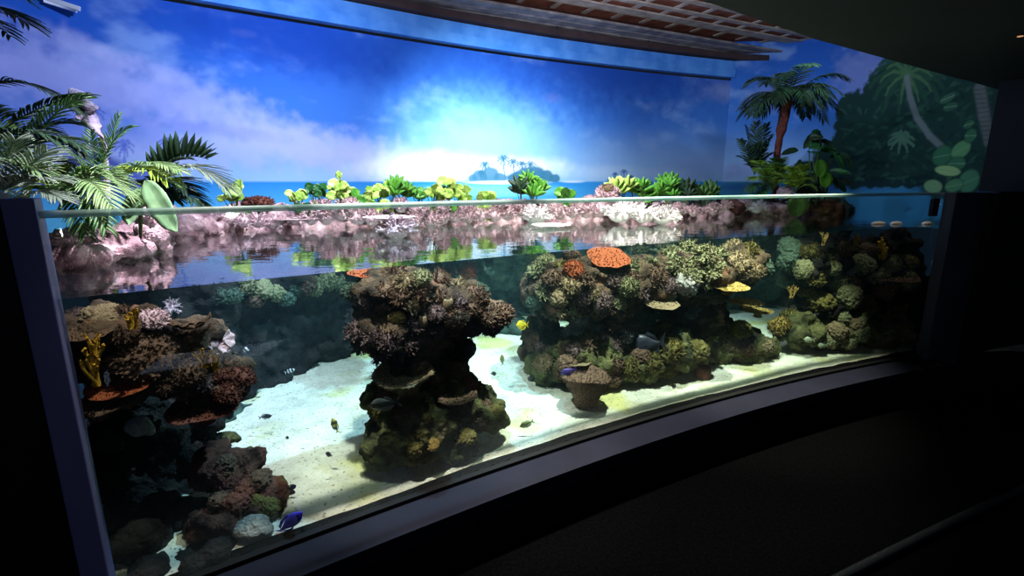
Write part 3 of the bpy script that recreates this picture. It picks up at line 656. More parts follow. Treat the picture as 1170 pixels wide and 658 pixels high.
def mesh_plate(seed, bump=.05, cone=.28, n=40, stalk=True):
    rr = random.Random(seed); mb = MB(); vs = []; fs = []; R = 11
    off = Vector((seed*3.1, 0, 0))
    def rad(q): return 1+.16*mn.noise(Vector((math.cos(q)*1.6, math.sin(q)*1.6, 0))+off)+.05*mn.noise(Vector((math.cos(q)*6, math.sin(q)*6, 0))+off)
    for side in (0, 1):
        for r in range(1, R+1):
            for k in range(n):
                q = 2*PI*k/n; u = r/R; x, y = math.cos(q)*rad(q)*u, math.sin(q)*rad(q)*u
                z = cone*u*u*.5+(bump*mn.noise(Vector((x*9, y*9, 0))+off) if side == 0 else 0)+.05*mn.noise(Vector((x*2, y*2, 3))+off)
                if side: z -= .07*(1-u*.6)+.28*(1-u)**2
                vs.append((x, y, z))
    top0 = len(vs); vs.append((0, 0, 0)); vs.append((0, 0, -.36))
    def ix(s, r, k): return s*R*n+(r-1)*n+k % n
    for s in (0, 1):
        for r in range(1, R):
            for k in range(n):
                f = (ix(s, r, k), ix(s, r+1, k), ix(s, r+1, k+1), ix(s, r, k+1)); fs.append(f if s == 0 else f[::-1])
        for k in range(n): f = (top0+s, ix(s, 1, k), ix(s, 1, k+1)); fs.append(f if s == 0 else f[::-1])
    for k in range(n): fs.append((ix(0, R, k), ix(1, R, k), ix(1, R, k+1), ix(0, R, k+1)))
    mb.add(vs, fs)
    if stalk: mb.tube([(0, 0, -.62), (0, 0, -.3), (0, 0, -.12)], [.3, .24, .3], 10, tip=False)
    for i in range(90):
        q = rr.uniform(0, 2*PI); u = math.sqrt(rr.random())*.93; x, y = math.cos(q)*rad(q)*u, math.sin(q)*rad(q)*u; z = cone*u*u*.5+.05*mn.noise(Vector((x*2, y*2, 3))+off)
        mb.tube([(x, y, z-.02), (x, y, z+.05+rr.random()*.05)], [.035, .022], 4)
    return mb
def mesh_mound(seed, lump=.30, fine=.10, sub=5):
    off = Vector((seed*2.7, 1, 0))
    def f(v):
        cell = mn.voronoi(v*4.2+off)[0][0]
        return Vector((v.x, v.y, v.z*.8))*(1+.18*mn.noise(v*1.3+off)+lump*(.5-cell)+fine*mn.noise(v*9+off)+fine*.6*mn.noise(v*22+off))
    mb = MB(); mb.add(*ico(sub, f)); return mb
def mesh_lettuce(seed, n=7):
    rr = random.Random(seed); mb = MB(); nn_ = 16
    mb.add(*ico(2, lambda v: Vector((v.x*.5, v.y*.5, v.z*.35-.1))))
    for i in range(n):
        a = -1.2+2.4*(i+.5)/n+rr.uniform(-.2, .2)-PI/2; lay = rr.uniform(0, .55); W = rr.uniform(.42, .6); vs = []; fs = []; m = 7
        dirv = Vector((math.cos(a), math.sin(a), 0)); per = Vector((-dirv.y, dirv.x, 0))
        for side in (0, 1):
            for r in range(m+1):
                for k in range(nn_+1):
                    q = -1.15+2.3*k/nn_; u = r/m; p = dirv*(math.cos(q)*u*W+.35)+per*(math.sin(q)*u*W)
                    z = lay+.22*u*u+.06*math.sin(q*7+i)*u-(0.05*(1-u)+.02 if side else 0); vs.append((p.x, p.y, z))
        S = (m+1)*(nn_+1)
        for s in (0, 1):
            for r in range(m):
                for k in range(nn_):
                    f = (s*S+r*(nn_+1)+k, s*S+(r+1)*(nn_+1)+k, s*S+(r+1)*(nn_+1)+k+1, s*S+r*(nn_+1)+k+1); fs.append(f if s == 0 else f[::-1])
        for k in range(nn_): a_ = m*(nn_+1)+k; fs.append((a_, S+a_, S+a_+1, a_+1))
        for r in range(m):
            for kk in (0, nn_): a_ = r*(nn_+1)+kk; fs.append((a_, a_+nn_+1, S+a_+nn_+1, S+a_))
        mb.add(vs, fs)
    return mb
def mesh_tree(seed, nb=7, h=1.0, spread=.5, r=.05):
    rr = random.Random(seed); mb = MB()
    for i in range(nb):
        p = Vector((rr.uniform(-.12, .12), rr.uniform(-.12, .12), 0)); d = Vector((rr.uniform(-spread, spread), rr.uniform(-spread, spread)*.6, 1)).normalized(); pts = [p.copy()]; H = h*rr.uniform(.55, 1)
        for k in range(9): d = (d+Vector((rr.gauss(0, .2), rr.gauss(0, .2), .1))).normalized(); p = p+d*H/9; pts.append(p.copy())
        mb.tube(pts, [r*(1+.35*rr.uniform(-1, 1))*(1-.03*k) for k in range(10)], 6)
        for j in (3, 6):
            q = pts[j].copy(); d2 = (d+Vector((rr.choice((-1, 1))*.9, rr.gauss(0, .4), .3))).normalized(); P2 = [q.copy()]
            for k in range(4): d2 = (d2+Vector((rr.gauss(0, .15), rr.gauss(0, .15), .25))).normalized(); q = q+d2*H/10; P2.append(q.copy())
            mb.tube(P2, [r*.9*(1+.3*rr.uniform(-1, 1)) for _ in P2], 6)
    return mb
def mesh_bowl(seed):
    mb = MB(); n = 40; prof = [(.5, -.9), (.52, -.6), (.66, -.3), (.86, 0), (1, .3), (1.03, .36), (.95, .36), (.7, .1), (.4, -.06), (.05, -.1)]; vs = []; fs = []; off = Vector((seed, 0, 0))
    for (r, z) in prof:
        for k in range(n):
            q = 2*PI*k/n; w_ = 1+.12*mn.noise(Vector((math.cos(q)*2, math.sin(q)*2, z))+off)+.05*mn.noise(Vector((math.cos(q)*8, math.sin(q)*8, z*6))+off)
            vs.append((math.cos(q)*r*w_, math.sin(q)*r*w_, z+.1*math.sin(q*2+1)*r))
    m = len(prof)
    for i in range(m-1):
        for k in range(n): fs.append((i*n+k, i*n+(k+1) % n, (i+1)*n+(k+1) % n, (i+1)*n+k))
    fs.append(tuple(range(n-1, -1, -1))); fs.append(tuple((m-1)*n+k for k in range(n)))
    mb.add(vs, fs)
    rr = random.Random(seed)
    for i in range(260):
        j = rr.uniform(1.2, 8.6); k0 = int(j); f = j-k0; q = rr.uniform(0, 2*PI); kk = int(q/(2*PI)*n) % n
        a = Vector(vs[k0*n+kk]); b = Vector(vs[(k0+1)*n+kk]); p = a.lerp(b, f); nrm_ = Vector((p.x, p.y, .4)).normalized() if j < 5.5 else Vector((0, 0, 1)); mb.tube([p-nrm_*.01, p+nrm_*rr.uniform(.04, .09)], [.035, .02], 4)
    return mb
def mesh_barrel(seed):
    mb = MB(); n = 28; vs = []; fs = []; prof = [(.7, -1), (.9, -.6), (1, 0), (.92, .6), (.72, .8), (.5, .78), (.4, .4), (.3, .1), (.02, .05)]
    for (r, z) in prof:
        for k in range(n): q = 2*PI*k/n; w_ = 1+.07*math.sin(q*9)+.1*mn.noise(Vector((math.cos(q)*4, math.sin(q)*4, z*4+seed))); vs.append((math.cos(q)*r*w_, math.sin(q)*r*w_, z))
    m = len(prof)
    for i in range(m-1):
        for k in range(n): fs.append((i*n+k, i*n+(k+1) % n, (i+1)*n+(k+1) % n, (i+1)*n+k))
    fs.append(tuple(range(n-1, -1, -1))); fs.append(tuple((m-1)*n+k for k in range(n))); mb.add(vs, fs); return mb
BUILD = {'bush': lambda s: mesh_bush(s), 'fine': lambda s: mesh_bush(s, 80, .045, 2, -.2, .9, .6), 'stag': lambda s: mesh_bush(s, 34, .085, 3, .05, .7, .4), 'nub': mesh_nub, 'plate': mesh_plate, 'mound': mesh_mound, 'lettuce': mesh_lettuce,
         'tree': mesh_tree, 'bowl': mesh_bowl, 'barrel': mesh_barrel, 'flat': lambda s: mesh_plate(s, .03, .08)}
NAME = {'bush': 'branching_coral', 'fine': 'branching_coral', 'stag': 'staghorn_coral', 'nub': 'finger_coral', 'plate': 'plate_coral', 'flat': 'plate_coral', 'mound': 'mound_coral', 'lettuce': 'leaf_coral', 'tree': 'tree_sponge', 'bowl': 'bowl_coral', 'barrel': 'barrel_sponge'}
_cache = {}
def cm(name, a, b, c=None, sc=14): return mat(name, a, b, scale=sc, rough=.9, bump=.5, bscale=40, contrast=(.35, .6), c3=c, spec=.15)
CM = {'brown': cm('brown_coral', L(58, 44, 38), L(120, 96, 78)), 'purple': cm('purple_brown_coral', L(48, 38, 38), L(124, 104, 102)), 'tan': cm('tan_coral', L(88, 76, 56), L(154, 136, 106)), 'green': cm('grey_green_coral', L(70, 72, 52), L(150, 150, 112)),
      'olive': cm('olive_coral', L(62, 60, 32), L(124, 114, 64)), 'orange': cm('orange_brown_coral', L(104, 50, 30), L(168, 92, 58)), 'yellow': cm('yellow_sponge', L(150, 110, 26), L(214, 170, 60)), 'ochre': cm('ochre_coral', L(112, 92, 46), L(172, 146, 84)),
      'white': cm('bleached_coral', L(226, 216, 216), L(250, 246, 246)), 'pink': cm('pale_pink_coral', L(196, 160, 166), L(236, 210, 214)), 'grey': cm('grey_coral', L(110, 108, 106), L(168, 166, 160)), 'teal': cm('teal_grey_coral', L(44, 62, 54), L(88, 108, 92)),
      'red': cm('reddish_brown_coral', L(74, 40, 34), L(126, 80, 66)), 'black': cm('black_sponge', L(14, 14, 16), L(34, 32, 34)), 'rosy': cm('dusty_pink_coral', L(176, 142, 148), L(228, 202, 204))}
def coral(kind, col, px, py, r, label, group=None, z=1.0, sink=.22, seed=None, up=.45, Y=None, loc=None, yaw=None, stretch=None, roll=None, tilt=0):
    seed = seed if seed is not None else random.randrange(4)
    key = (kind, col, seed)
    h = None
    if loc is None:
        if Y is None:
            h = cast(px, py)
            if h is None or h[0].y > glass_Y(px, py)+2.6 and py > 270: return None
            p, nrm_ = h[0], h[1]
            Yd = p.y
        else: p = at(px, py, Y); nrm_ = Vector((0, 0, 1)); Yd = Y
    else: p = Vector(loc); nrm_ = Vector((0, 0, 1)); Yd = p.y
    R = r*Yd/F_PX*(1.12 if group else 1.0)
    if key in _cache: me = _cache[key]
    else:
        t = BUILD[kind](seed+11); o = t.build(NAME[kind], CM[col]); me = o.data; bpy.data.objects.remove(o); _cache[key] = me
    o = link(NAME[kind], me)
    ax = (nrm_*(1-up)+Vector((0, 0, 1))*up).normalized() if kind not in ('plate', 'flat', 'bowl', 'tree', 'barrel') else (Vector((0, 0, 1))+nrm_*.12).normalized()
    q = ax.to_track_quat('Z', 'Y') if ax.z < .9999 else Quaternion()
    if tilt: q = Quaternion((1, 0, 0), math.radians(tilt)) @ q
    o.rotation_mode = 'QUATERNION'; o.rotation_quaternion = q @ Quaternion((0, 0, 1), yaw if yaw is not None else random.uniform(0, 6.28))
    sx = stretch or 1
    o.scale = (R*sx, R, R*z); o.location = p-nrm_*R*sink if h else p
    tag(o, label, 'sponge' if 'sponge' in o.name else 'coral', group); return o
M_ = 'mid'
# --- middle pillar, singled out
C = coral
C('mound', 'ochre', 454, 361, 10, 'bright yellow mound coral on the head of the middle pillar', seed=1)
C('plate', 'orange', 422, 312, 24, 'flat orange brown plate coral at the top left of the middle pillar', sink=.1, z=.7, seed=0)
C('nub', 'orange', 534, 312, 14, 'orange lobed coral at the top right of the middle pillar', z=1.2)
C('bowl', 'tan', 462, 428, 34, 'wide brown bowl shaped coral on the left waist of the middle pillar', z=.6, sink=-.2, stretch=1.2)
C('barrel', 'black', 527, 398, 17, 'black rounded sponge jutting out under the middle pillar head', z=.7, sink=0.0)
C('barrel', 'black', 543, 420, 15, 'black sponge just below the jutting black sponge', z=.8)
C('mound', 'olive', 489, 479, 8, 'small round green coral knob, upper of two on the pillar foot', seed=2, sink=.2)
C('mound', 'olive', 478, 492, 10, 'round green coral knob, lower of two on the pillar foot', seed=3, sink=.2)
C('mound', 'ochre', 494, 508, 9, 'yellowish green coral lump low on the pillar foot', seed=0)
C('tree', 'ochre', 499, 436, 13, 'small yellow green sponge on the waist of the middle pillar', sink=.1)
C('nub', 'red', 540, 440, 14, 'reddish brown coral on the right waist of the middle pillar')
C('flat', 'brown', 522, 452, 26, 'thin brown plate coral over the pillar foot', z=.6, sink=0)
C('nub', 'green', 478, 318, 15, 'grey green knobbly coral at the top of the middle pillar, just under the waterline')
C('barrel', 'tan', 512, 347, 6, 'small tan tube sponge, upper of two on the pillar head', z=1.3, sink=0)
C('barrel', 'tan', 484, 366, 6, 'small tan tube sponge, lower of two on the pillar head', z=1.3, sink=0)
g1 = 'purple brown branching corals crowding the head of the middle pillar'
for (x, y, r) in [(405, 378, 16), (412, 396, 13), (402, 362, 12), (425, 388, 15), (445, 395, 17), (463, 398, 15), (482, 385, 15), (432, 408, 13), (500, 378, 13), (470, 375, 14), (455, 412, 13), (418, 345, 12)]:
    C('fine', 'purple', x, y, r, 'pale tipped purple brown branching coral, left side of the middle pillar head', g1)
g2 = 'brown finger corals on the right arm of the middle pillar'
for (x, y, r) in [(520, 362, 15), (540, 352, 14), (556, 362, 16), (573, 360, 15), (585, 360, 11), (538, 374, 14), (560, 375, 13), (515, 375, 12), (545, 336, 15), (525, 345, 12), (500, 358, 12)]:
    C('nub', 'purple' if random.random() < .5 else 'brown', x, y, r, 'brown finger coral packed on the right arm of the middle pillar head', g2)
g3 = 'grey green bushy corals on top of the middle pillar'
for (x, y, r) in [(440, 330, 15), (460, 322, 14), (500, 318, 15), (520, 325, 14), (438, 350, 13), (455, 340, 13), (480, 335, 15), (502, 338, 13), (470, 350, 13), (515, 310, 13), (490, 308, 13), (455, 308, 14)]:
    C('fine', random.choice(['brown', 'tan', 'brown']), x, y, r, 'brownish bushy coral on the upper face of the middle pillar head', g3)
g4 = 'small lumps on the foot of the middle pillar'
for (x, y, r) in [(440, 450, 13), (425, 470, 11), (460, 470, 12), (415, 500, 10), (445, 500, 12), (520, 475, 12), (545, 485, 11), (570, 472, 10), (505, 465, 10), (470, 515, 12), (530, 500, 11), (555, 460, 11)]:
    C('mound', random.choice(['brown', 'olive']), x, y, r, 'dull brown green lump encrusting the foot of the middle pillar', g4, sink=.5)

# --- left reef
C('lettuce', 'brown', 222, 372, 28, 'stack of overlapping brown leaf corals, upper cluster on the left shelf', yaw=.2, seed=1, sink=.1)
C('lettuce', 'rosy', 243, 392, 22, 'overlapping pale brown leaf corals, lower cluster on the left shelf', yaw=.4, seed=2, sink=.1)
C('nub', 'brown', 170, 405, 36, 'big dark brown dome coral in the middle of the left shelf', z=.8, stretch=1.25)
C('nub', 'brown', 215, 425, 22, 'brown dome coral right of the big dome on the left shelf')
C('nub', 'red', 278, 430, 18, 'reddish brown coral at the right tip of the left shelf'); C('nub', 'red', 258, 428, 16, 'reddish coral just left of the right tip of the left shelf'); C('nub', 'red', 262, 448, 18, 'reddish coral hanging below the right tip of the left shelf'); 
C('flat', 'orange', 135, 445, 34, 'orange brown plate coral low on the left shelf beside the post', z=.8, sink=-.1, seed=2)
C('flat', 'brown', 112, 462, 36, 'dull brown plate coral below the orange brown plate, beside the post', z=.8, sink=-.1, seed=3)
C('flat', 'red', 232, 462, 40, 'dark red brown plate coral under the left shelf', z=.8, sink=-.1, seed=1)
C('mound', 'tan', 120, 358, 22, 'beige mound coral at the top left of the left shelf', z=.7); C('nub', 'rosy', 175, 362, 20, 'small pinkish brown coral on top of the left shelf', z=.7)
C('flat', 'brown', 100, 380, 26, 'flat brown coral at the left edge of the left shelf', z=.7, sink=0); C('bush', 'rosy', 195, 352, 14, 'low pinkish branching coral just under the waterline on the left')
for (x, y, r, hz, lab) in [(112, 440, 40, 1.5, 'tall yellow branching sponge leaning over the left shelf, beside the post'), (152, 375, 30, 1.1, 'yellow branching sponge rising to the waterline above the left shelf'), (108, 405, 26, 1.2, 'short yellow branching sponge nearest the left post'), (235, 420, 22, 1.2, 'small yellow branching sponge, left of two before the leaf corals'), (247, 424, 20, 1.2, 'small yellow branching sponge, right of two before the leaf corals')]:
    Y = glass_Y(x, y)+.1; C('tree', 'yellow', x, y, r, lab, Y=Y, z=hz)
g5 = 'small brown corals covering the left shelf'
for (x, y, r) in [(140, 385, 14), (200, 395, 13), (110, 420, 12), (190, 440, 14), (160, 440, 12), (145, 355, 12), (235, 440, 13), (210, 450, 13), (180, 380, 12), (95, 360, 12), (262, 415, 10), (150, 430, 11), (225, 405, 11)]:
    C('fine', random.choice(['brown', 'purple', 'brown']), x, y, r, 'small dark brown coral tuft among others on the left shelf', g5)
g6 = 'corals on the reddish mound at the lower left'
for (x, y, r, c) in [(262, 550, 16, 'red'), (280, 560, 15, 'red'), (298, 548, 13, 'brown'), (255, 528, 12, 'brown'), (270, 575, 14, 'red'), (245, 570, 12, 'brown')]:
    C('mound', c, x, y, r, 'dark reddish lump on the rock mound at the lower left', g6, sink=.4)
C('mound', 'olive', 308, 580, 15, 'green coral patch at the right of the reddish rock mound, above the blue fish'); C('mound', 'olive', 295, 572, 10, 'small green coral patch left of the larger green one on the reddish mound')

# --- right reef
C('plate', 'orange', 692, 298, 25, 'large orange plate coral just under the waterline of the right reef', z=.8, sink=-.15, seed=1, tilt=17)
C('nub', 'orange', 655, 310, 13, 'rusty knob coral left of the large orange plate coral'); C('bush', 'olive', 641, 304, 11, 'yellowish bushy coral at the upper left of the right reef')
C('nub', 'purple', 688, 350, 17, 'round grey brown finger coral ball in the middle of the right reef'); C('nub', 'green', 718, 330, 14, 'upright grey green coral right of the round finger coral ball', z=1.4)
C('nub', 'brown', 748, 318, 17, 'brown dome coral above the tan plate coral'); C('plate', 'tan', 750, 342, 23, 'tan plate coral in the middle of the right reef', sink=-.2, z=.5, seed=2, tilt=6)
C('mound', 'teal', 733, 358, 22, 'teal mound coral shaded under the tan plate coral', z=.7); C('mound', 'tan', 640, 340, 13, 'beige lump on the left shoulder of the right reef'); C('nub', 'tan', 655, 325, 15, 'beige finger coral on the upper left of the right reef', stretch=1.3)
Y = 3.14
C('bowl', 'brown', 670, 438, 29, 'dark brown bowl coral standing before the right reef on the sand', Y=Y, z=1.0)
C('plate', 'tan', 660, 413, 17, 'thin tan plate coral above the bowl coral', Y=Y+.2, z=.4)
C('mound', 'grey', 783, 325, 13, 'smooth grey upright coral lobe in the green thicket', z=1.5, seed=1)
C('plate', 'ochre', 828, 331, 23, 'golden plate coral with a knob, uppermost of three at the right reef end', sink=-.3, z=.6, seed=0); C('mound', 'ochre', 828, 323, 7, 'golden knob sitting on the upper golden plate coral', Y=3.93)
C('plate', 'ochre', 852, 346, 20, 'golden plate coral, middle of three at the right end of the right reef', Y=4.1, z=.6, seed=3); C('plate', 'ochre', 866, 356, 17, 'golden brown plate coral, lowest of three at the right end of the reef', Y=4.15, z=.6, seed=2)
C('nub', 'tan', 845, 302, 16, 'beige finger coral above the golden plates'); C('bush', 'olive', 856, 286, 15, 'olive bushy coral at the upper right of the right reef'); C('nub', 'tan', 862, 312, 13, 'brown rounded coral at the right edge of the right reef', z=1.3)
C('nub', 'tan', 835, 283, 13, 'tan knobbly coral under the waterline, left of the olive bush')
C('bush', 'grey', 790, 358, 13, 'small grey branching coral below the green thicket'); C('bush', 'teal', 762, 365, 16, 'teal tinted branching coral in the gap of the right reef'); C('bush', 'teal', 772, 382, 14, 'teal branching coral below the teal tinted one')
C('barrel', 'red', 803, 432, 9, 'small orange barrel sponge on the sand at the foot of the right reef', loc=at_z(803, 431, SAND+.0)+Vector((0, 0, .045)))
C('mound', 'olive', 800, 400, 14, 'olive dome coral behind the orange barrel sponge'); C('nub', 'olive', 772, 405, 17, 'brownish green knobbly coral left of the olive dome', stretch=1.3)
g7 = 'grey green staghorn thicket on the right reef'
for (x, y, r) in [(768, 292, 15), (785, 285, 15), (803, 290, 15), (820, 292, 14), (775, 305, 14), (795, 308, 16), (812, 312, 15), (790, 318, 13), (818, 303, 12), (755, 285, 13), (730, 290, 13), (742, 300, 12), (805, 325, 12), (722, 305, 12), (725, 282, 11)]:
    C('stag' if random.random() < .6 else 'bush', 'green', x, y, r, 'grey green staghorn coral in the thicket at the top of the right reef', g7, up=.5)
g8 = 'grey tufted corals on the lower half of the right reef'
for (x, y, r) in [(635, 388, 14), (655, 380, 15), (675, 392, 14), (660, 400, 13), (645, 400, 12), (690, 385, 13), (680, 375, 12), (715, 385, 14), (705, 395, 12), (665, 368, 12), (620, 395, 13), (700, 372, 11), (720, 372, 11)]:
    C('fine', random.choice(['purple', 'grey', 'brown']), x, y, r, 'greyish tufted coral in the crowd on the lower left of the right reef', g8)
g9 = 'mixed brown corals on the upper left of the right reef'
for (x, y, r) in [(622, 300, 12), (610, 310, 12), (630, 318, 12), (670, 320, 13), (665, 340, 12), (700, 318, 12), (622, 335, 12), (655, 355, 11), (710, 345, 11), (640, 358, 11), (675, 335, 12), (735, 335, 10), (765, 325, 12), (765, 340, 11), (608, 290, 11), (632, 286, 11), (655, 290, 11), (722, 315, 10)]:
    C(random.choice(['nub', 'fine', 'bush']), random.choice(['brown', 'tan', 'purple', 'green']), x, y, r, 'small brownish coral crowded on the upper left of the right reef', g9)
g10 = 'olive lumps at the foot of the right reef'
for (x, y, r) in [(620, 415, 13), (640, 425, 13), (705, 415, 14), (725, 425, 13), (745, 415, 14), (760, 400, 13), (700, 432, 12), (730, 405, 12), (765, 425, 12), (820, 410, 12), (835, 395, 13), (855, 400, 11), (840, 410, 10), (875, 395, 10), (650, 410, 12), (825, 380, 12), (805, 380, 12), (845, 378, 12)]:
    C(random.choice(['mound', 'fine', 'nub', 'nub']), random.choice(['olive', 'brown', 'brown', 'tan']), x, y, r, 'olive brown coral encrusting the foot of the right reef', g10, sink=.45)
# --- far right reef
g11 = 'dim corals on the far right reef'
for (x, y, r) in [(925, 285, 11), (945, 295, 13), (965, 285, 12), (985, 300, 12), (1000, 315, 12), (1020, 300, 12), (935, 318, 12), (955, 322, 12), (978, 328, 12), (1010, 335, 12), (920, 335, 11), (1035, 325, 11), (995, 350, 12), (1025, 355, 12), (1010, 375, 11), (940, 340, 13), (975, 342, 13), (1040, 300, 10), (915, 310, 10), (1035, 375, 10), (1025, 390, 9), (955, 305, 10), (990, 285, 10)]:
    C(random.choice(['mound', 'nub', 'mound', 'fine']), random.choice(['olive', 'green', 'brown']), x, y, r, 'dim brownish green coral on the shaded far right reef', g11, sink=.4)
g12 = 'pale rubble corals at the foot of the far right reef'
for (x, y, r) in [(965, 362, 9), (975, 372, 10), (960, 378, 10), (985, 382, 10), (970, 390, 9), (950, 388, 9), (982, 366, 8)]:
    C('mound', random.choice(['tan', 'green', 'tan']), x, y, r, 'pale knobbly coral lump low on the far right reef', g12, sink=.35)
for (x, y, r, lab) in [(904, 340, 14, 'slim yellow green sponge at the left edge of the far right reef'), (1004, 306, 34, 'tall yellow branching sponge on the far right reef, nearest the right post'), (940, 280, 16, 'short yellow branching sponge under the waterline, leftmost on the far right reef'), (977, 282, 14, 'short yellow branching sponge, left of the tall one')]:
    C('tree', 'yellow' if r > 20 else 'ochre', x, y, r, lab, Y=glass_Y(x, y)+.45, z=1.2)
C('flat', 'brown', 1022, 318, 24, 'broad dim brown plate coral below the tall yellow sponge on the far right reef', z=.7, sink=-.2, seed=1)
C('stag', 'grey', 968, 312, 10, 'small pale star shaped branching coral on the far right reef', sink=-.1)
C('nub', 'ochre', 890, 372, 14, 'yellowish coral at the lower left of the far right reef'); C('nub', 'olive', 905, 360, 13, 'olive coral left of the pale fish')
# --- dim corals on the back rockwork
g13 = 'dim corals hanging on the back rock just below the waterline'
for x in range(255, 400, 12): C(random.choice(['mound', 'nub']), random.choice(['teal', 'green', 'brown']), x, 338-(x-255)*.08+random.uniform(-8, 8), 12, 'dim greenish coral on the shaded rock just below the waterline', g13, sink=.4)
for (x, y) in [(545, 310), (560, 320), (575, 310), (590, 325), (565, 335), (548, 330), (590, 345), (600, 360), (585, 305), (608, 345)]: C('nub', 'teal', x, y, 12, 'dull teal coral on the back rock wall between the two main reefs', 'dull teal corals on the back rock wall', sink=.4)
for (x, y) in [(880, 290), (895, 300), (885, 315), (900, 320), (878, 330), (895, 345), (905, 285), (888, 275), (875, 305)]: C('mound', 'teal', x, y, 12, 'dull green coral on the back rock wall right of the golden plates', 'dull green corals on the back rock wall', sink=.4)

# --- dry bleached corals along the back waterline
def dry(kind, col, px, py, r, label, group=None, Y=None, **k): return C(kind, col, px, py, r, label, group, Y=Y, **k)
dry('bush', 'pink', 452, 264, 27, 'pink branching coral standing out of the water under a white plate', Y=3.4, z=.75, seed=1, stretch=1.1)
dry('plate', 'pink', 445, 249, 29, 'thin pale plate coral resting over the pink branching coral', Y=3.5, z=.35, seed=0)
dry('fine', 'white', 612, 247, 22, 'brilliant white dome coral below the larger painted island', Y=4.75, z=.9, seed=2)
dry('plate', 'white', 628, 258, 22, 'brilliant white plate coral right of the white dome coral', Y=4.2, z=.5, seed=1)
dry('bush', 'pink', 585, 262, 8, 'small pink branching coral left of the white dome coral', Y=4.5)
for (x, y, r, lab) in [(708, 246, 25, 'white branching coral, leftmost of three in the white clump'), (735, 247, 24, 'white branching coral, middle one of three in the white clump'), (758, 249, 22, 'white branching coral, rightmost of three in the white clump')]: dry('bush', 'white', x, y, r, lab, Y=4.5, z=.75)
dry('nub', 'rosy', 694, 224, 15, 'dusty pink dome coral with an orange top, above the panel edge', Y=5.05, z=1.1, seed=1); dry('nub', 'tan', 694, 216, 8, 'orange tan coral crowning the dusty pink dome', Y=5.0); dry('nub', 'rosy', 674, 230, 9, 'small dusty pink coral left of the dome', Y=5.05)
dry('nub', 'red', 295, 232, 17, 'reddish pink knobbly coral showing above the panel edge on the left', Y=4.15, z=.6, stretch=1.3)
dry('fine', 'pink', 850, 232, 9, 'white pink blossom like coral, left of two below the palm tree', Y=5.55); dry('fine', 'white', 865, 238, 12, 'white pink blossom like coral, right of two below the palm tree', Y=5.5); dry('mound', 'pink', 897, 220, 8, 'pale stone like coral among the bushes below the palm', Y=5.7)
dry('flat', 'rosy', 336, 250, 22, 'dusty pink plate coral at the back waterline on the left', Y=4.0, z=.5)
g = 'dusty pink branching corals along the back waterline'
rr = random.Random(5)
for (x, y, r) in [(262, 248, 14), (278, 252, 13), (295, 252, 14), (312, 254, 13), (355, 250, 12), (372, 248, 15), (390, 244, 16), (408, 248, 15), (372, 238, 12), (400, 236, 12), (425, 250, 14), (475, 252, 14), (492, 252, 14), (505, 250, 12), (520, 248, 12), (534, 248, 13), (550, 246, 13), (565, 246, 13), (580, 244, 14), (595, 240, 13), (572, 236, 11), (640, 244, 12), (655, 242, 13), (670, 242, 13), (685, 240, 14), (530, 238, 10), (480, 240, 11), (776, 240, 10), (792, 242, 9), (815, 240, 10), (828, 236, 9), (458, 236, 12), (508, 238, 11), (625, 240, 11)]:
    Y = float(np.interp(x, [250, 330, 450, 540, 600, 700, 800, 860], [3.8, 4.0, 4.1, 4.6, 4.8, 4.85, 5.1, 5.4])); dry(rr.choice(['bush', 'bush', 'fine']), rr.choice(['rosy', 'pink', 'pink']), x, y+1, r*1.0, 'dusty pink coral skeleton in the row along the back waterline', g, Y=Y)
g = 'pale coral pieces on the dry rock at the left'
for (x, y, r, Y) in [(75, 275, 14, 2.2), (95, 268, 14, 2.3), (115, 275, 12, 2.4), (110, 262, 11, 2.6), (168, 245, 9, 2.6), (174, 268, 9, 2.6)]: dry('mound', 'rosy', x, y, r, 'pale pink lump on the dry rock behind the left post', g, Y=Y)

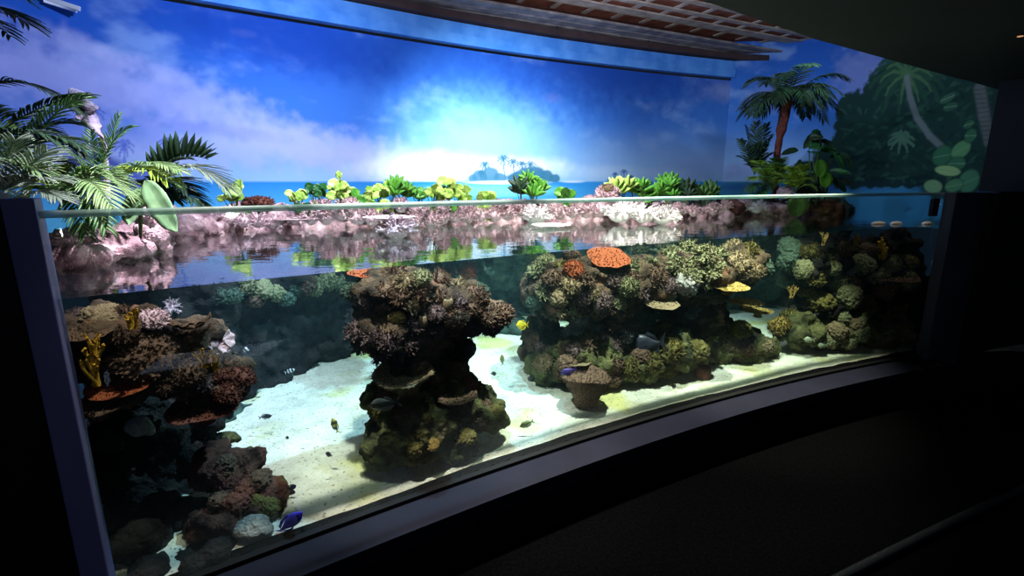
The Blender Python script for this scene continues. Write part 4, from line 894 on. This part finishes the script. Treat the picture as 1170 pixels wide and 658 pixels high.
# ================================================================== FISH
def fish_mesh(root, L_, H, T, body, fin, tail_fork=.35, dorsal=.14, seed=0):
    mb = MB(); n = 14; m = 14; prof = [0, .30, .62, .85, .97, 1, .97, .90, .78, .62, .46, .32, .22, .17]
    vs = []; fs = []
    for i in range(n):
        x = L_*(.5-.82*i/(n-1)); h_ = max(prof[i], .04)*H/2; t_ = max(prof[i], .05)*T/2
        for k in range(m): q = 2*PI*k/m; vs.append((x, t_*math.cos(q), h_*math.sin(q)))
    for i in range(n-1):
        for k in range(m): fs.append((i*m+k, i*m+(k+1) % m, (i+1)*m+(k+1) % m, (i+1)*m+k))
    fs += [tuple(range(m-1, -1, -1)), tuple((n-1)*m+k for k in range(m))]; mb.add(vs, fs); mb.build('body', body, root)
    def fin_(name, pts, th=.006*1):
        f = MB(); th = T*.06; k = len(pts); f.add([(x, y-th, z) for x, y, z in pts]+[(x, y+th, z) for x, y, z in pts], [tuple(range(k)), tuple(range(2*k-1, k-1, -1))]+[(i, k+i, k+(i+1) % k, (i+1) % k) for i in range(k)]); f.build(name, fin, root, smooth=False)
    x1 = -.30*L_
    fin_('tail_fin', [(x1, 0, .07*H), (-.42*L_, 0, .28*H), (-.5*L_, 0, .40*H), (-.5*L_+tail_fork*.3*L_, 0, 0), (-.5*L_, 0, -.40*H), (-.42*L_, 0, -.28*H), (x1, 0, -.07*H)])
    fin_('dorsal_fin', [(.22*L_, 0, .42*H), (.12*L_, 0, (.48+dorsal)*H), (-.12*L_, 0, (.42+dorsal)*H), (-.26*L_, 0, .30*H), (-.26*L_, 0, .12*H), (0, 0, .44*H)])
    fin_('anal_fin', [(.05*L_, 0, -.44*H), (-.05*L_, 0, -(.44+dorsal*.8)*H), (-.22*L_, 0, -.32*H), (-.26*L_, 0, -.12*H), (-.1*L_, 0, -.36*H)])
    for sgn in (-1, 1):
        e = MB(); e.add(*ico(1, lambda v: Vector((v.x*.035*L_+.36*L_, v.y*.02*L_+sgn*T*.30, v.z*.035*L_+.06*H)))); e.build('eye', M_eye, root)
        f = MB(); y = sgn*T*.45; f.add([(.16*L_, y, 0), (.02*L_, y*1.7, .07*H), (0, y*1.7, -.10*H), (.15*L_, y, -.08*H), (.16*L_, y*.9, 0), (.02*L_, y*1.6, .07*H), (0, y*1.6, -.10*H), (.15*L_, y*.9, -.08*H)], [(0, 1, 2, 3), (7, 6, 5, 4), (0, 4, 5, 1), (1, 5, 6, 2), (2, 6, 7, 3), (3, 7, 4, 0)]); f.build('side_fin', fin, root, smooth=False)
M_eye = mat('fish_eye', L(8, 8, 10), rough=.2)
def fm(n_, c, c2=None): return mat(n_, c, c2, scale=20, rough=.45, spec=.5)
def stripes(n_, a, b, sc=30, axis='X'):
    m = mat(n_, a, rough=.45, spec=.5); nt = m.node_tree; w_ = nt.nodes.new('ShaderNodeTexWave'); w_.bands_direction = axis; w_.inputs['Scale'].default_value = sc; tc = nt.nodes.new('ShaderNodeTexCoord'); r = nt.nodes.new('ShaderNodeValToRGB')
    r.color_ramp.elements[0].color = a; r.color_ramp.elements[1].color = b; r.color_ramp.elements[0].position = .45; r.color_ramp.elements[1].position = .55
    nt.links.new(tc.outputs['Object'], w_.inputs['Vector']); nt.links.new(w_.outputs['Fac'], r.inputs[0]); nt.links.new(r.outputs[0], nt.nodes['Principled BSDF'].inputs['Base Color']); return m
FB = {'blue': fm('royal_blue_fish_skin', L(40, 40, 190), L(70, 60, 220)), 'yellow': fm('yellow_fish_skin', L(240, 205, 20), L(250, 220, 50)), 'dark': fm('dark_fish_skin', L(30, 34, 46), L(50, 54, 66)), 'pale': fm('pale_fish_skin', L(150, 160, 130), L(180, 186, 160)),
      'grey': stripes('grey_banded_fish_skin', L(60, 62, 60), L(120, 124, 118), 6, 'Z'), 'band': stripes('banded_fish_skin', L(200, 200, 120), L(90, 95, 60), 9), 'clown': stripes('white_striped_fish_skin', L(40, 44, 60), L(230, 236, 240), 14), 'green': fm('green_brown_fish_skin', L(90, 100, 50), L(120, 126, 70)), 'purple': fm('violet_fish_skin', L(44, 34, 96), L(60, 46, 120))}
def fish(kind, px, py, d, lpx, hpx, ang, label, group=None, yaw=0, Y=None):
    """ang: direction of the head in the picture, degrees counter-clockwise from right"""
    Y = Y or glass_Y(px, py)+d; k = Y/F_PX; p = at(px, py, Y); r = empty('fish', p); r.rotation_mode = 'QUATERNION'
    q = Quaternion((0, -1, 0), math.radians(ang)) @ Quaternion((0, 0, 1), math.radians(yaw)); r.rotation_quaternion = q
    b = FB[kind]; fish_mesh(r, lpx*k, hpx*k, hpx*k*.42, b, b); tag(r, label, 'fish', group); return r
fish('blue', 330, 598, .03, 52, 17, 42, 'long royal blue fish slanting up beside the pale rock at the lower left')
fish('yellow', 597, 371, .9, 15, 11, 180, 'bright yellow fish between the middle pillar and the right reef')
fish('dark', 741, 394, .50, 44, 30, 195, 'large dark fish before the gap of the right reef', yaw=15)
fish('purple', 650, 424, .4, 22, 9, 200, 'violet blue fish in the hollow over the bowl coral', Y=3.08)
fish('grey', 440, 461, .14, 40, 16, 190, 'grey banded fish before the waist of the middle pillar')
fish('band', 383, 486, .35, 22, 8, 105, 'pale yellow banded fish head up over the shadow on the sand')
fish('dark', 333, 557, .25, 15, 7, 30, 'small dark fish at the tip of the reddish rock mound')
fish('dark', 303, 476, .9, 18, 6, 10, 'small dark fish low over the bright sand, right of the left shelf')
fish('dark', 376, 519, .3, 10, 6, 150, 'tiny dark fish just left of the pillar foot')
fish('clown', 281, 400, .9, 9, 6, 40, 'tiny fish with white stripes in the dark water above the left shelf')
fish('clown', 331, 424, 1.3, 14, 5, 20, 'small pale blue fish above the far sand in the dark left water')
fish('green', 574, 411, .9, 14, 5, 95, 'small green fish hanging upright over the sand right of the middle pillar')
fish('dark', 564, 427, .8, 7, 5, 10, 'tiny dark fish low over the sand, below the upright green fish')
fish('green', 602, 484, .2, 20, 8, 205, 'green brown fish on the sand right of the pillar foot')
fish('dark', 328, 500, .5, 5, 4, 0, 'tiny dark speck of a fish over the middle of the bright sand')
fish('pale', 925, 388, .35, 14, 7, 175, 'pale oval fish, leftmost of three before the far right reef'); fish('pale', 937, 382, .38, 11, 6, 170, 'pale oval fish, uppermost of three before the far right reef'); fish('pale', 940, 394, .32, 13, 7, 180, 'pale oval fish, lowest of three before the far right reef')
fish('pale', 723, 330, .6, 8, 4, 20, 'tiny pale fish left of the brown dome coral'); fish('yellow', 538, 388, .35, 8, 4, 160, 'tiny yellow orange fish above the black sponge')

# ================================================================== PLANTS
def leafm(name, a, b, rough=.45): return mat(name, a, b, scale=12, rough=rough, spec=.4, contrast=(.3, .7))
LM = {'pale': leafm('pale_green_frond', L(74, 112, 60), L(136, 168, 104)), 'mid': leafm('mid_green_frond', L(50, 92, 44), L(92, 134, 64)), 'dark': leafm('dark_green_frond', L(22, 44, 30), L(44, 74, 44)), 'lime': leafm('lime_leaf', L(96, 160, 30), L(200, 224, 120)),
      'bright': leafm('bright_green_leaf', L(50, 120, 36), L(96, 160, 50)), 'broad': leafm('grey_green_broad_leaf', L(96, 138, 92), L(132, 170, 118)), 'deep': leafm('deep_green_leaf', L(20, 70, 30), L(40, 100, 44)), 'grey': leafm('silvery_frond', L(84, 104, 84), L(132, 152, 126)), 'yellow': leafm('yellow_green_frond', L(110, 150, 40), L(160, 190, 70))}
M_stem = mat('green_stem', L(70, 90, 40), L(96, 112, 56), scale=10); M_trunk = mat('red_brown_trunk', L(70, 32, 26), L(112, 58, 44), scale=12, rough=.9, bump=.8, bscale=30)
def leaflet(mb, p, d, up, l, w_, n=5, droop=.2, fold=.25):
    """a pointed blade of real thickness with a folded mid-line"""
    d = d.normalized(); sd = d.cross(up).normalized(); upn = sd.cross(d).normalized(); vs = []; fs = []
    for i in range(n+1):
        u = i/n; q = p+d*(l*u)-Vector((0, 0, 1))*(droop*l*u*u); ww = w_*math.sin(PI*min(1, .12+u*.88))**.8*.5 if i < n else .001
        vs += [q+sd*ww+upn*ww*fold, q-upn*.0015, q-sd*ww+upn*ww*fold, q+upn*.0015]
    for i in range(n):
        a = 4*i; b = a+4
        fs += [(a, a+1, b+1, b), (a+1, a+2, b+2, b+1), (a+2, a+3, b+3, b+2), (a+3, a, b, b+3)]
    fs += [(0, 3, 2, 1), (4*n, 4*n+1, 4*n+2, 4*n+3)]
    mb.add(vs, fs)
def frond(root, base, tip, sag, nl, ll, lw_, mtl, droop=.25, ang=60, start=.15, name='frond', vary=0, side_up=.15):
    """a feather leaf from base to tip (local coordinates), its middle lifted by sag"""
    base = Vector(base); tip = Vector(tip); mb = MB(); n = 14; pts = []
    for i in range(n+1):
        u = i/n; pts.append(base.lerp(tip, u)+Vector((0, 0, sag*4*u*(1-u)*.5+sag*(u-u*u)*.6)))
    T = (tip-base).length
    mb.tube(pts, [max(.0022, .010*(1-i/n*.85)*min(1, T)) for i in range(n+1)], 5)
    for k in range(nl):
        u = start+(1-start)*(k+.5)/nl; f = u*n; i = min(int(f), n-1); p = pts[i].lerp(pts[i+1], f-i); t = (pts[i+1]-pts[i]).normalized()
        sd = t.cross(Vector((0, 0, 1))); sd = sd.normalized() if sd.length > .1 else Vector((1, 0, 0)); up = sd.cross(t)
        ln = ll*(math.sin(PI*(.18+.80*u*.92))**.7)
        for s_ in (-1, 1):
            a = math.radians(ang*(1-.45*u)+random.uniform(-6, 6)); d = t*math.cos(a)+sd*s_*math.sin(a)+up*side_up
            leaflet(mb, p, d, up, ln*random.uniform(.9, 1.08), lw_, 4, droop)
    return mb.build(name, mtl, root)
def palm_plant(name, label, base, fronds, cat='plant', stem=None, group=None):
    base = Vector(base); r = empty(name, base); tag(r, label, cat, group)
    if stem: m = MB(); m.tube([Vector((0, 0, -.02)), Vector((0, 0, stem*.5)), Vector((.01, 0, stem))], [.02, .018, .014], 7); m.build('stem', M_stem, r)
    for f in fronds:
        b, t = Vector(f[0])-base, Vector(f[1])-base; frond(r, b, t, *f[2:])
    return r
def FR(b, t, Yb, Yt, sag, nl, ll, lw_, m, **k): return (at(b[0], b[1], Yb), at(t[0], t[1], Yt), sag, nl, ll, lw_, LM[m])
# left: hanging frond at the top
palm_plant('palm_branch', 'palm frond hanging into the top left corner', at(-60, 20, 2.4), [FR((-60, 20), (32, 28), 2.4, 2.35, .10, 20, .17, .014, 'dark'), FR((-60, 40), (12, 42), 2.4, 2.3, .12, 16, .13, .014, 'dark'), FR((-60, 0), (24, -4), 2.4, 2.5, .1, 16, .15, .014, 'mid')])
# left: dark palm
b = at(20, 225, 2.45); b.z = 1.62
palm_plant('palm_plant', 'dark green palm with layered fronds at the left edge, behind the post', b, [FR((10, 215), (96, 112), 2.4, 2.5, .12, 26, .17, .014, 'mid'), FR((0, 150), (98, 108), 2.4, 2.5, .04, 26, .15, .013, 'dark'), FR((5, 190), (88, 142), 2.4, 2.6, .10, 26, .17, .015, 'dark'), FR((0, 205), (94, 168), 2.4, 2.4, .16, 26, .18, .016, 'dark'), FR((-10, 170), (62, 150), 2.5, 2.7, .08, 22, .15, .014, 'dark'),
    FR((5, 200), (60, 128), 2.5, 2.7, .08, 22, .15, .014, 'dark'), FR((20, 215), (84, 190), 2.4, 2.6, .1, 22, .15, .016, 'dark'), FR((30, 215), (-10, 120), 2.4, 2.6, .1, 22, .16, .014, 'mid'), FR((-40, 110), (88, 128), 2.5, 2.6, .16, 28, .14, .013, 'dark'), FR((-20, 175), (92, 180), 2.3, 2.35, .16, 26, .16, .015, 'dark')], stem=.2)
b = at(10, 232, 2.1); b.z = 1.66
palm_plant('palm_plant', 'silvery palm with fine leaflets at the far left edge, just above the post', b, [FR((-10, 235), (54, 172), 2.1, 2.1, .02, 24, .19, .010, 'grey'), FR((-10, 228), (60, 205), 2.1, 2.1, .06, 24, .17, .010, 'grey'), FR((-10, 235), (18, 160), 2.1, 2.1, .02, 20, .16, .010, 'grey'), FR((0, 240), (70, 228), 2.1, 2.05, .08, 22, .14, .010, 'grey'), FR((-20, 200), (44, 196), 2.1, 2.1, .08, 22, .15, .010, 'pale')])
b = at(75, 236, 2.35); b.z = 1.6
palm_plant('fern', 'light green feathery fern spreading over the panel edge at the left', b, [FR((72, 234), (128, 238), 2.35, 2.2, .18, 26, .15, .012, 'pale'), FR((75, 232), (150, 224), 2.35, 2.4, .17, 28, .16, .012, 'pale'), FR((75, 232), (120, 198), 2.35, 2.4, .1, 24, .15, .012, 'pale'), FR((72, 232), (30, 236), 2.35, 2.3, .16, 22, .13, .012, 'yellow'), FR((74, 232), (62, 192), 2.35, 2.4, .04, 22, .12, .013, 'yellow'), FR((74, 232), (92, 196), 2.35, 2.4, .05, 22, .12, .013, 'yellow'),
    FR((74, 234), (98, 268), 2.35, 2.15, .2, 24, .12, .012, 'mid'), FR((76, 234), (122, 262), 2.35, 2.15, .2, 24, .13, .012, 'mid'), FR((72, 232), (46, 214), 2.35, 2.4, .05, 20, .11, .013, 'mid'), FR((76, 230), (140, 208), 2.35, 2.6, .12, 26, .14, .012, 'pale')])
b = at(112, 222, 2.7); b.z = 1.66
palm_plant('palm_plant', 'slim upright young palm with two thin fronds, right of the dark palm', b, [FR((110, 225), (104, 150), 2.7, 2.7, .0, 20, .10, .010, 'mid'), FR((110, 222), (136, 132), 2.7, 2.75, .03, 22, .13, .010, 'mid'), FR((110, 200), (150, 145), 2.7, 2.75, .07, 20, .10, .009, 'mid')], stem=.2)
b = at(165, 225, 3.0); b.z = 1.62
palm_plant('palm_plant', 'palm with broad dark leaflets arching right above the panel edge at the left', b, [(lambda t: t)(FR((165, 222), (238, 182), 3.0, 3.1, .14, 12, .17, .045, 'dark')+(-.12, 62, .2, 'frond', 0, .75)), FR((165, 225), (258, 214), 3.0, 3.0, .22, 24, .24, .024, 'grey'), FR((165, 225), (210, 214), 3.0, 2.9, .10, 20, .22, .024, 'dark'), FR((165, 222), (212, 182), 3.0, 3.1, .08, 18, .15, .024, 'dark'), FR((165, 225), (232, 236), 3.0, 2.9, .12, 20, .16, .026, 'dark'), FR((165, 224), (198, 228), 3.0, 2.9, .12, 18, .16, .024, 'dark')])
b = at(150, 215, 2.8); b.z = 1.64
palm_plant('palm_plant', 'light green palm with narrow leaflets in front of the broad dark palm', b, [FR((130, 205), (205, 196), 2.8, 2.7, .10, 26, .15, .012, 'pale'), FR((128, 212), (190, 206), 2.8, 2.7, .12, 26, .17, .012, 'yellow'), FR((150, 222), (120, 198), 2.8, 2.8, .05, 20, .12, .012, 'pale'), FR((150, 222), (112, 228), 2.8, 2.7, .1, 20, .12, .014, 'mid')])
# broad leaf hanging over the edge
def broad(mb, p, d, up, l, w_, droop=.3):
    d = d.normalized(); sd = d.cross(up).normalized(); upn = sd.cross(d); vs = []; fs = []; n = 10
    cols = (-1, -.55, -.1, .1, .55, 1)
    for i in range(n+1):
        u = i/n; q = p+d*l*u-Vector((0, 0, 1))*droop*l*u*u; ww = w_*.5*(math.sin(PI*min(1, u*.94+.03))**.55) if 0 < i < n else w_*.03
        for c_ in cols: vs.append(q+sd*ww*c_+upn*(abs(c_)*ww*.3+.004*math.sin(u*20+c_*3)))
        for c_ in cols: vs.append(q+sd*ww*c_+upn*(abs(c_)*ww*.3-.004+.004*math.sin(u*20+c_*3)))
    m = len(cols)
    for i in range(n):
        for k in range(m-1):
            a = i*2*m+k; b = a+2*m; fs += [(a, a+1, b+1, b), (a+m, b+m, b+m+1, a+m+1)]
        for k in (0, m-1): a = i*2*m+k; b = a+2*m; fs.append((a, b, b+m, a+m) if k == 0 else (a, a+m, b+m, b))
    fs.append(tuple(range(m))+tuple(range(2*m-1, m-1, -1))); a = n*2*m; fs.append(tuple(a+k for k in range(m))[::-1]+tuple(a+m+k for k in range(m)))
    mb.add(vs, fs)
base = at(150, 205, 2.5); r = empty('broad_leaf_plant', (base.x, base.y, 1.62)); tag(r, 'plant with two long broad grey green leaves hanging over the panel edge at the left', 'plant')
o0 = Vector((base.x, base.y, 1.62))
for (a, c, w_) in [((166, 206), (201, 263), .115), ((160, 215), (146, 256), .09)]:
    p = at(a[0], a[1], 2.5); q = at(c[0], c[1], 2.4); mb = MB(); broad(mb, p-o0, q-p, Vector((.1, -1, .25)), (q-p).length, w_, .02); mb.build('leaf', LM['broad'], r)
    mb = MB(); mb.tube([Vector((0, 0, 0)), (p-o0)*.5+Vector((0, 0, .03)), p-o0+(q-p)*.1], [.006, .006, .005], 6); mb.build('leaf_stalk', M_stem, r)
# row of small leafy plants along the back ledge
def leafy(px, py, wpx, hpx, Y, mtl, label, kind='heart', n=9, group=None):
    c = at(px, py, Y); k = Y/F_PX; z0 = min(c.z-.02, 1.9-(232-208)*k+.0); z0 = WATER+.12; o0 = Vector((c.x, c.y+.05, z0)); r = empty('leafy_plant', o0); tag(r, label, 'plant', group)
    rr = random.Random(px)
    for i in range(int(n*1.7)):
        x = rr.uniform(-.5, .5)*wpx*k; z = (c.z-z0)+rr.uniform(-.5, .5)*hpx*k; y = rr.uniform(-.06, .06); tip = Vector((x, y, z))
        sz = (11 if kind == 'heart' else 13)*k*rr.uniform(.75, 1.15); st = MB(); st.tube([Vector((rr.uniform(-.02, .02), 0, 0)), Vector((x*.6, y, max(z*.6, .02))), tip], [.004, .0035, .003], 5); s_o = st.build('stem', M_stem, r)
        mb = MB(); d = Vector((rr.uniform(-.8, .8), rr.uniform(-.3, .1), rr.uniform(-.2, .9)))
        if kind == 'heart': broad(mb, tip-d.normalized()*sz*.3, d, Vector((rr.uniform(-.4, .4), -1, .35)), sz*1.15, sz*1.0, .15)
        else:
            for q in range(5): leaflet(mb, tip, Vector((math.cos(q*.55+.4)*1.0, rr.uniform(-.2, .2), math.sin(q*.55+.4))), Vector((0, -1, .3)), sz*1.1, sz*.4, 4, .05)
        mb.build('leaf', LM[mtl], r)
    return r
rowg = []
for (px, py, w_, h_, Y, m, kind, n, lab) in [
    (262, 219, 20, 20, 4.0, 'lime', 'heart', 8, 'small lime leafed plant at the left end of the row, beside the arching palm'),
    (337, 224, 22, 8, 4.2, 'lime', 'heart', 5, 'lime leafed plant right of the reddish pink coral'),
    (358, 220, 18, 8, 4.25, 'deep', 'heart', 5, 'dark green heart leafed plant between two lime ones'),
    (388, 214, 26, 24, 4.2, 'lime', 'heart', 9, 'tallest lime and cream leafed plant in the left half of the row'), (400, 226, 18, 6, 4.2, 'bright', 'heart', 4, 'low bright green plant at the foot of the tallest lime one'),
    (428, 219, 24, 12, 4.2, 'lime', 'heart', 7, 'lime leafed plant just left of the painted white cloud'), (446, 218, 14, 12, 4.3, 'lime', 'heart', 5, 'small lime leafed plant above the white plate coral'), (458, 218, 16, 14, 4.3, 'bright', 'blade', 5, 'bright green plant with slim leaves, right of the small lime one'),
    (477, 221, 16, 10, 4.4, 'bright', 'heart', 6, 'bright green plant below the painted white cloud'), (493, 221, 16, 10, 4.5, 'lime', 'heart', 6, 'low lime plant below the painted cloud'), (511, 216, 10, 20, 4.6, 'lime', 'heart', 6, 'upright lime plant left of the painted islands'), (525, 222, 20, 10, 4.7, 'lime', 'heart', 7, 'low lime plant just left of the painted islands'),
    (557, 226, 16, 6, 4.8, 'lime', 'heart', 5, 'tiny lime plant under the smaller painted island'), (596, 217, 12, 10, 5.0, 'dark', 'blade', 4, 'dark green tuft beside the bright pointed plant'), (610, 215, 14, 22, 4.95, 'bright', 'blade', 7, 'bright green plant with upright pointed leaves below the larger island'), (648, 224, 10, 8, 5.0, 'bright', 'heart', 5, 'single small green plant right of the islands'),
    (710, 218, 20, 12, 5.1, 'lime', 'blade', 6, 'lime plant right of the dusty pink dome coral'), (728, 219, 18, 12, 5.15, 'bright', 'blade', 6, 'bright green tufted plant, second right of the pink dome'), (745, 222, 12, 8, 5.2, 'bright', 'heart', 5, 'low bright green plant, third right of the pink dome'), (765, 217, 20, 16, 5.3, 'bright', 'blade', 7, 'taller green plant half way to the palm tree'), (785, 221, 16, 10, 5.35, 'dark', 'blade', 5, 'dark green low plant, left of two before the palm tree'), (806, 221, 22, 12, 5.45, 'mid', 'blade', 6, 'mid green low plant, nearest the palm tree')]:
    leafy(px, py, w_, h_, Y, m, lab, kind, n)
for (px, py, m, lab) in [(273, 250, 'bright', 'green leaf clump trailing to the water at the left'), (430, 237, 'lime', 'lime leaves seen through the panel above the white plate coral'), (552, 238, 'lime', 'lime leaves trailing down near the painted small island'), (560, 242, 'yellow', 'yellow green leaves trailing lowest near the water'), (512, 240, 'bright', 'green leaves seen through the panel below the upright lime plant'), (653, 236, 'bright', 'green leaves seen through the panel, right of the white dome coral'), (345, 240, 'deep', 'large dark green leaves seen through the panel at the left')]:
    Y = float(np.interp(px, [250, 330, 450, 540, 600, 700], [3.8, 4.0, 4.1, 4.55, 4.8, 4.85])); leafy(px, py, 14, 8, Y, m, lab, 'heart', 4)
# right: palm tree
pb = at(889, 205, 6.15); r = empty('palm_tree', (pb.x, pb.y, 1.6)); o0 = Vector((pb.x, pb.y, 1.6)); tag(r, 'small palm tree with a red brown trunk and drooping dark crown', 'tree')
top = at(900, 116, 6.15)-o0; mb = MB(); pts = [Vector((0, 0, 0)).lerp(top, u)+Vector((-.05*math.sin(PI*u), 0, 0)) for u in np.linspace(0, 1, 16)]
mb.tube(pts, [.036+.005*(i % 2)+(.018 if i > 10 else 0) for i in range(16)], 10, tip=False); mb.build('trunk', M_trunk, r)
for i in range(26):
    q = 2*PI*i/13+.2; e = random.uniform(.1, 1.0) if i % 3 == 0 else random.uniform(-.4, .2); Lf = random.uniform(.46, .60)
    tip = top+Vector((math.cos(q)*Lf, math.sin(q)*Lf, Lf*e*.7-.06)); frond(r, top, tip, .22, 18, .20, .022, LM['dark'], .35)
b = at(862, 190, 6.2); b.z = 1.62
palm_plant('palm_plant', 'dark spiky small palm left of the palm tree trunk', b, [FR((862, 200), t, 6.2, 6.1+.2*(i % 2), .06, 16, .17, .02, 'dark') for i, t in enumerate([(846, 160), (852, 145), (864, 140), (876, 142), (882, 156), (846, 180), (882, 176), (858, 168), (870, 165)])], stem=.25)
b = at(880, 215, 5.8); b.z = 1.62
palm_plant('fern', 'mid green feathery fern at the foot of the palm tree', b, [FR((882, 218), t, 5.9, 5.7, .12, 18, .17, .02, 'mid' if i % 2 else 'yellow') for i, t in enumerate([(860, 205), (856, 218), (868, 194), (880, 188), (895, 192), (870, 222), (908, 205), (890, 182), (864, 184)])])
b = at(908, 218, 5.7); b.z = 1.62
palm_plant('fern', 'yellow green feathery fern right of the palm tree foot', b, [FR((908, 220), t, 5.7, 5.6, .08, 16, .13, .02, 'yellow') for i, t in enumerate([(918, 190), (905, 192), (925, 205), (896, 208), (912, 200), (892, 198), (930, 215)])])
b = at(935, 215, 5.9); r = empty('broad_leaf_plant', (b.x, b.y, 1.62)); tag(r, 'dark bush with broad glossy leaves at the right of the palm tree', 'plant'); o0 = Vector((b.x, b.y, 1.62))
for i in range(34):
    px, py = random.uniform(912, 960), random.uniform(152, 222)
    if px < 922 and py < 170: continue
    p = at(px, py, 5.9+random.uniform(-.12, .25)); mb = MB(); d = Vector((random.uniform(-1, 1), random.uniform(-.5, .1), random.uniform(-1, .3))); broad(mb, p-o0, d, Vector((0, -1, .5)), random.uniform(.15, .22), random.uniform(.07, .1), .2); mb.build('leaf', LM['deep' if i % 3 == 0 else 'dark'], r)
    if i % 2 == 0: mb = MB(); mb.tube([Vector((0, 0, 0)), (p-o0)*.6+Vector((0, .05, .03)), p-o0], [.008, .006, .004], 5); mb.build('stem', M_stem, r)
for (px, py, l, ang_, lab) in [(936, 190, .2, -1.4, 'a'), (942, 204, .18, -1.2, 'b')]:
    p = at(px, py-8, 5.62); mb = MB(); broad(mb, p-o0, Vector((.15, -.1, -1)), Vector((0, -1, .2)), l, .15, .0); mb.build('leaf', LM['bright'], r)
p = at(910, 222, 5.35); r = empty('broad_leaf_plant', (p.x, p.y, 1.6)); tag(r, 'plant with one big dull green leaf hanging over the tan rock below the palm', 'plant'); mb = MB(); broad(mb, p-Vector((p.x, p.y, 1.6)), Vector((.1, -.05, -1)), Vector((0, -1, .2)), .24, .24, 0); mb.build('leaf', LM['mid'], r)
mb = MB(); mb.tube([Vector((0, .06, 0)), Vector((0, .03, .12)), p-Vector((p.x, p.y, 1.6))], [.006, .006, .005], 6); mb.build('leaf_stalk', M_stem, r)
# pale driftwood among the left palms
rr = random.Random(8); c0 = at(104, 148, 2.9); mb = MB()
P0 = [at(82, 104, 2.9), at(92, 112, 2.88), at(98, 124, 2.9), at(101, 134, 2.92), at(110, 146, 2.9), at(117, 158, 2.9), at(124, 226, 3.0)]
mb.tube([p-c0 for p in P0], [.02, .05, .062, .045, .03, .02, .012], 12)
mb.tube([P0[1]-c0, at(76, 112, 2.85)-c0, at(72, 118, 2.85)-c0], [.03, .02, .008], 7); mb.tube([P0[2]-c0, at(88, 136, 2.85)-c0], [.03, .012], 7)
o = mb.build('driftwood', mat('pale_pink_driftwood', L(176, 164, 190), L(220, 208, 226), scale=16, rough=.8, bump=.8)); o.location = c0; tag(o, 'pale pinkish ragged driftwood sticking up among the palms at the left', 'driftwood')

# ================================================================== SMALL FITTINGS
x0 = 3.53; t, nn = gn(x0); p = Vector((x0, gy(x0), 0)); r = empty('sensor_box', (p.x+nn.x*.02, p.y+nn.y*.02, 1.69)); r.rotation_euler = (0, 0, math.atan2(t.y, t.x)); tag(r, 'small dark box fixed high on the panel beside the right post', 'box')
mb = MB(); mb.box((0, 0, 0), (.085, .03, .15)); o = mb.build('housing', mat('dark_plastic', L(22, 18, 24), rough=.4), r, smooth=False); o.modifiers.new('bevel', 'BEVEL').width = .006
mb = MB(); mb.box((0, -.018, -.005), (.045, .008, .085)); mb.build('window', mat('dim_red_plastic', L(60, 26, 30), rough=.3), r, smooth=False)
M_float = mat('white_reflection', L(235, 225, 215), L(250, 240, 235), scale=20, rough=.6)  # white blobs added in place of bright reflections near the waterline
for i, (px, lab) in enumerate([(1004, 'leftmost of three white blobs imitating bright reflections at the right waterline'), (1024, 'middle one of three white blobs imitating bright reflections at the right waterline'), (1059, 'rightmost of three white blobs imitating bright reflections, beside the right post')]):
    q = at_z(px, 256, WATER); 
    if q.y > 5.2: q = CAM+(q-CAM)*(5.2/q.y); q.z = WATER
    mb = MB(); mb.add(*ico(2, lambda v: Vector((v.x*.075*(1+.15*mn.noise(v*3)), v.y*.035, v.z*.022)))); o = mb.build('float', M_float); o.location = (q.x, q.y, WATER+.004); o.rotation_euler = (0, 0, .2+i*.2); tag(o, lab, 'float')  # no real floats, added white blobs in place of bright reflections
# fluorescent batten on the wall, top left
a = at(48, -4, 4.7); b = at(91, 10, 4.75); d = b-a; r = empty('light_batten', a); tag(r, 'slim white light batten high on the painted wall, top left', 'lamp'); r.rotation_mode = 'QUATERNION'; r.rotation_quaternion = d.to_track_quat('X', 'Z')
mb = MB(); mb.box((d.length/2, 0, 0), (d.length, .03, .035)); mb.build('housing', mat('white_enamel', L(210, 215, 225), rough=.4), r, smooth=False)
mb = MB(); mb.tube([(0.02, 0, -.03), (d.length-.02, 0, -.03)], [.012, .012], 8, tip=False); mb.build('tube', mat('white_tube', L(235, 240, 250), rough=.3), r)
p = at(1166, 40, 2.8); p = CAM+(p-CAM)*((2.742-EYE)/(p.z-EYE)); r = empty('downlight', p); tag(r, 'small warm downlight in the dark hall ceiling at the top right edge', 'lamp')
mb = MB(); mb.tube([(0, 0, .004), (0, 0, -.006)], [.022, .022], 16, tip=False); mb.build('ring', M_rod_ if 'M_rod_' in globals() else M_black, r)
me_ = bpy.data.materials.new('warm_lamp_glass'); me_.use_nodes = True; b_ = me_.node_tree.nodes['Principled BSDF']; b_.inputs['Emission Color'].default_value = (1, .45, .15, 1); b_.inputs['Emission Strength'].default_value = .6
mb = MB(); mb.tube([(0, 0, -.004), (0, 0, -.009)], [.014, .014], 14, tip=False); mb.build('lamp_glass', me_, r)
# hanging ceiling rods
M_rod = mat('dark_rod', L(30, 28, 30), rough=.5)
for (px, py, Y, l, lab) in [(457, 6, 4.3, .2, 'thin dark cable on the plank ceiling, leftmost'), (635, 33, 4.6, .16, 'thin dark cable across the planks, middle of the ceiling'), (738, 48, 5.0, .16, 'thin dark cable across the planks, nearest the right hood')]:
    p = at(px, py, Y); s_ = 3.6/ p.z if p.z > 0 else 1
    d = (p-CAM); p = CAM+d*((zk(3.65)-EYE)/d.z); mb = MB(); mb.tube([Vector((0, .12, .0)), Vector((.01, .02, -.02)), Vector((.02, -.12, .0))], [.005]*3, 6); o = mb.build('cable', M_rod); o.location = p; tag(o, lab, 'cable')
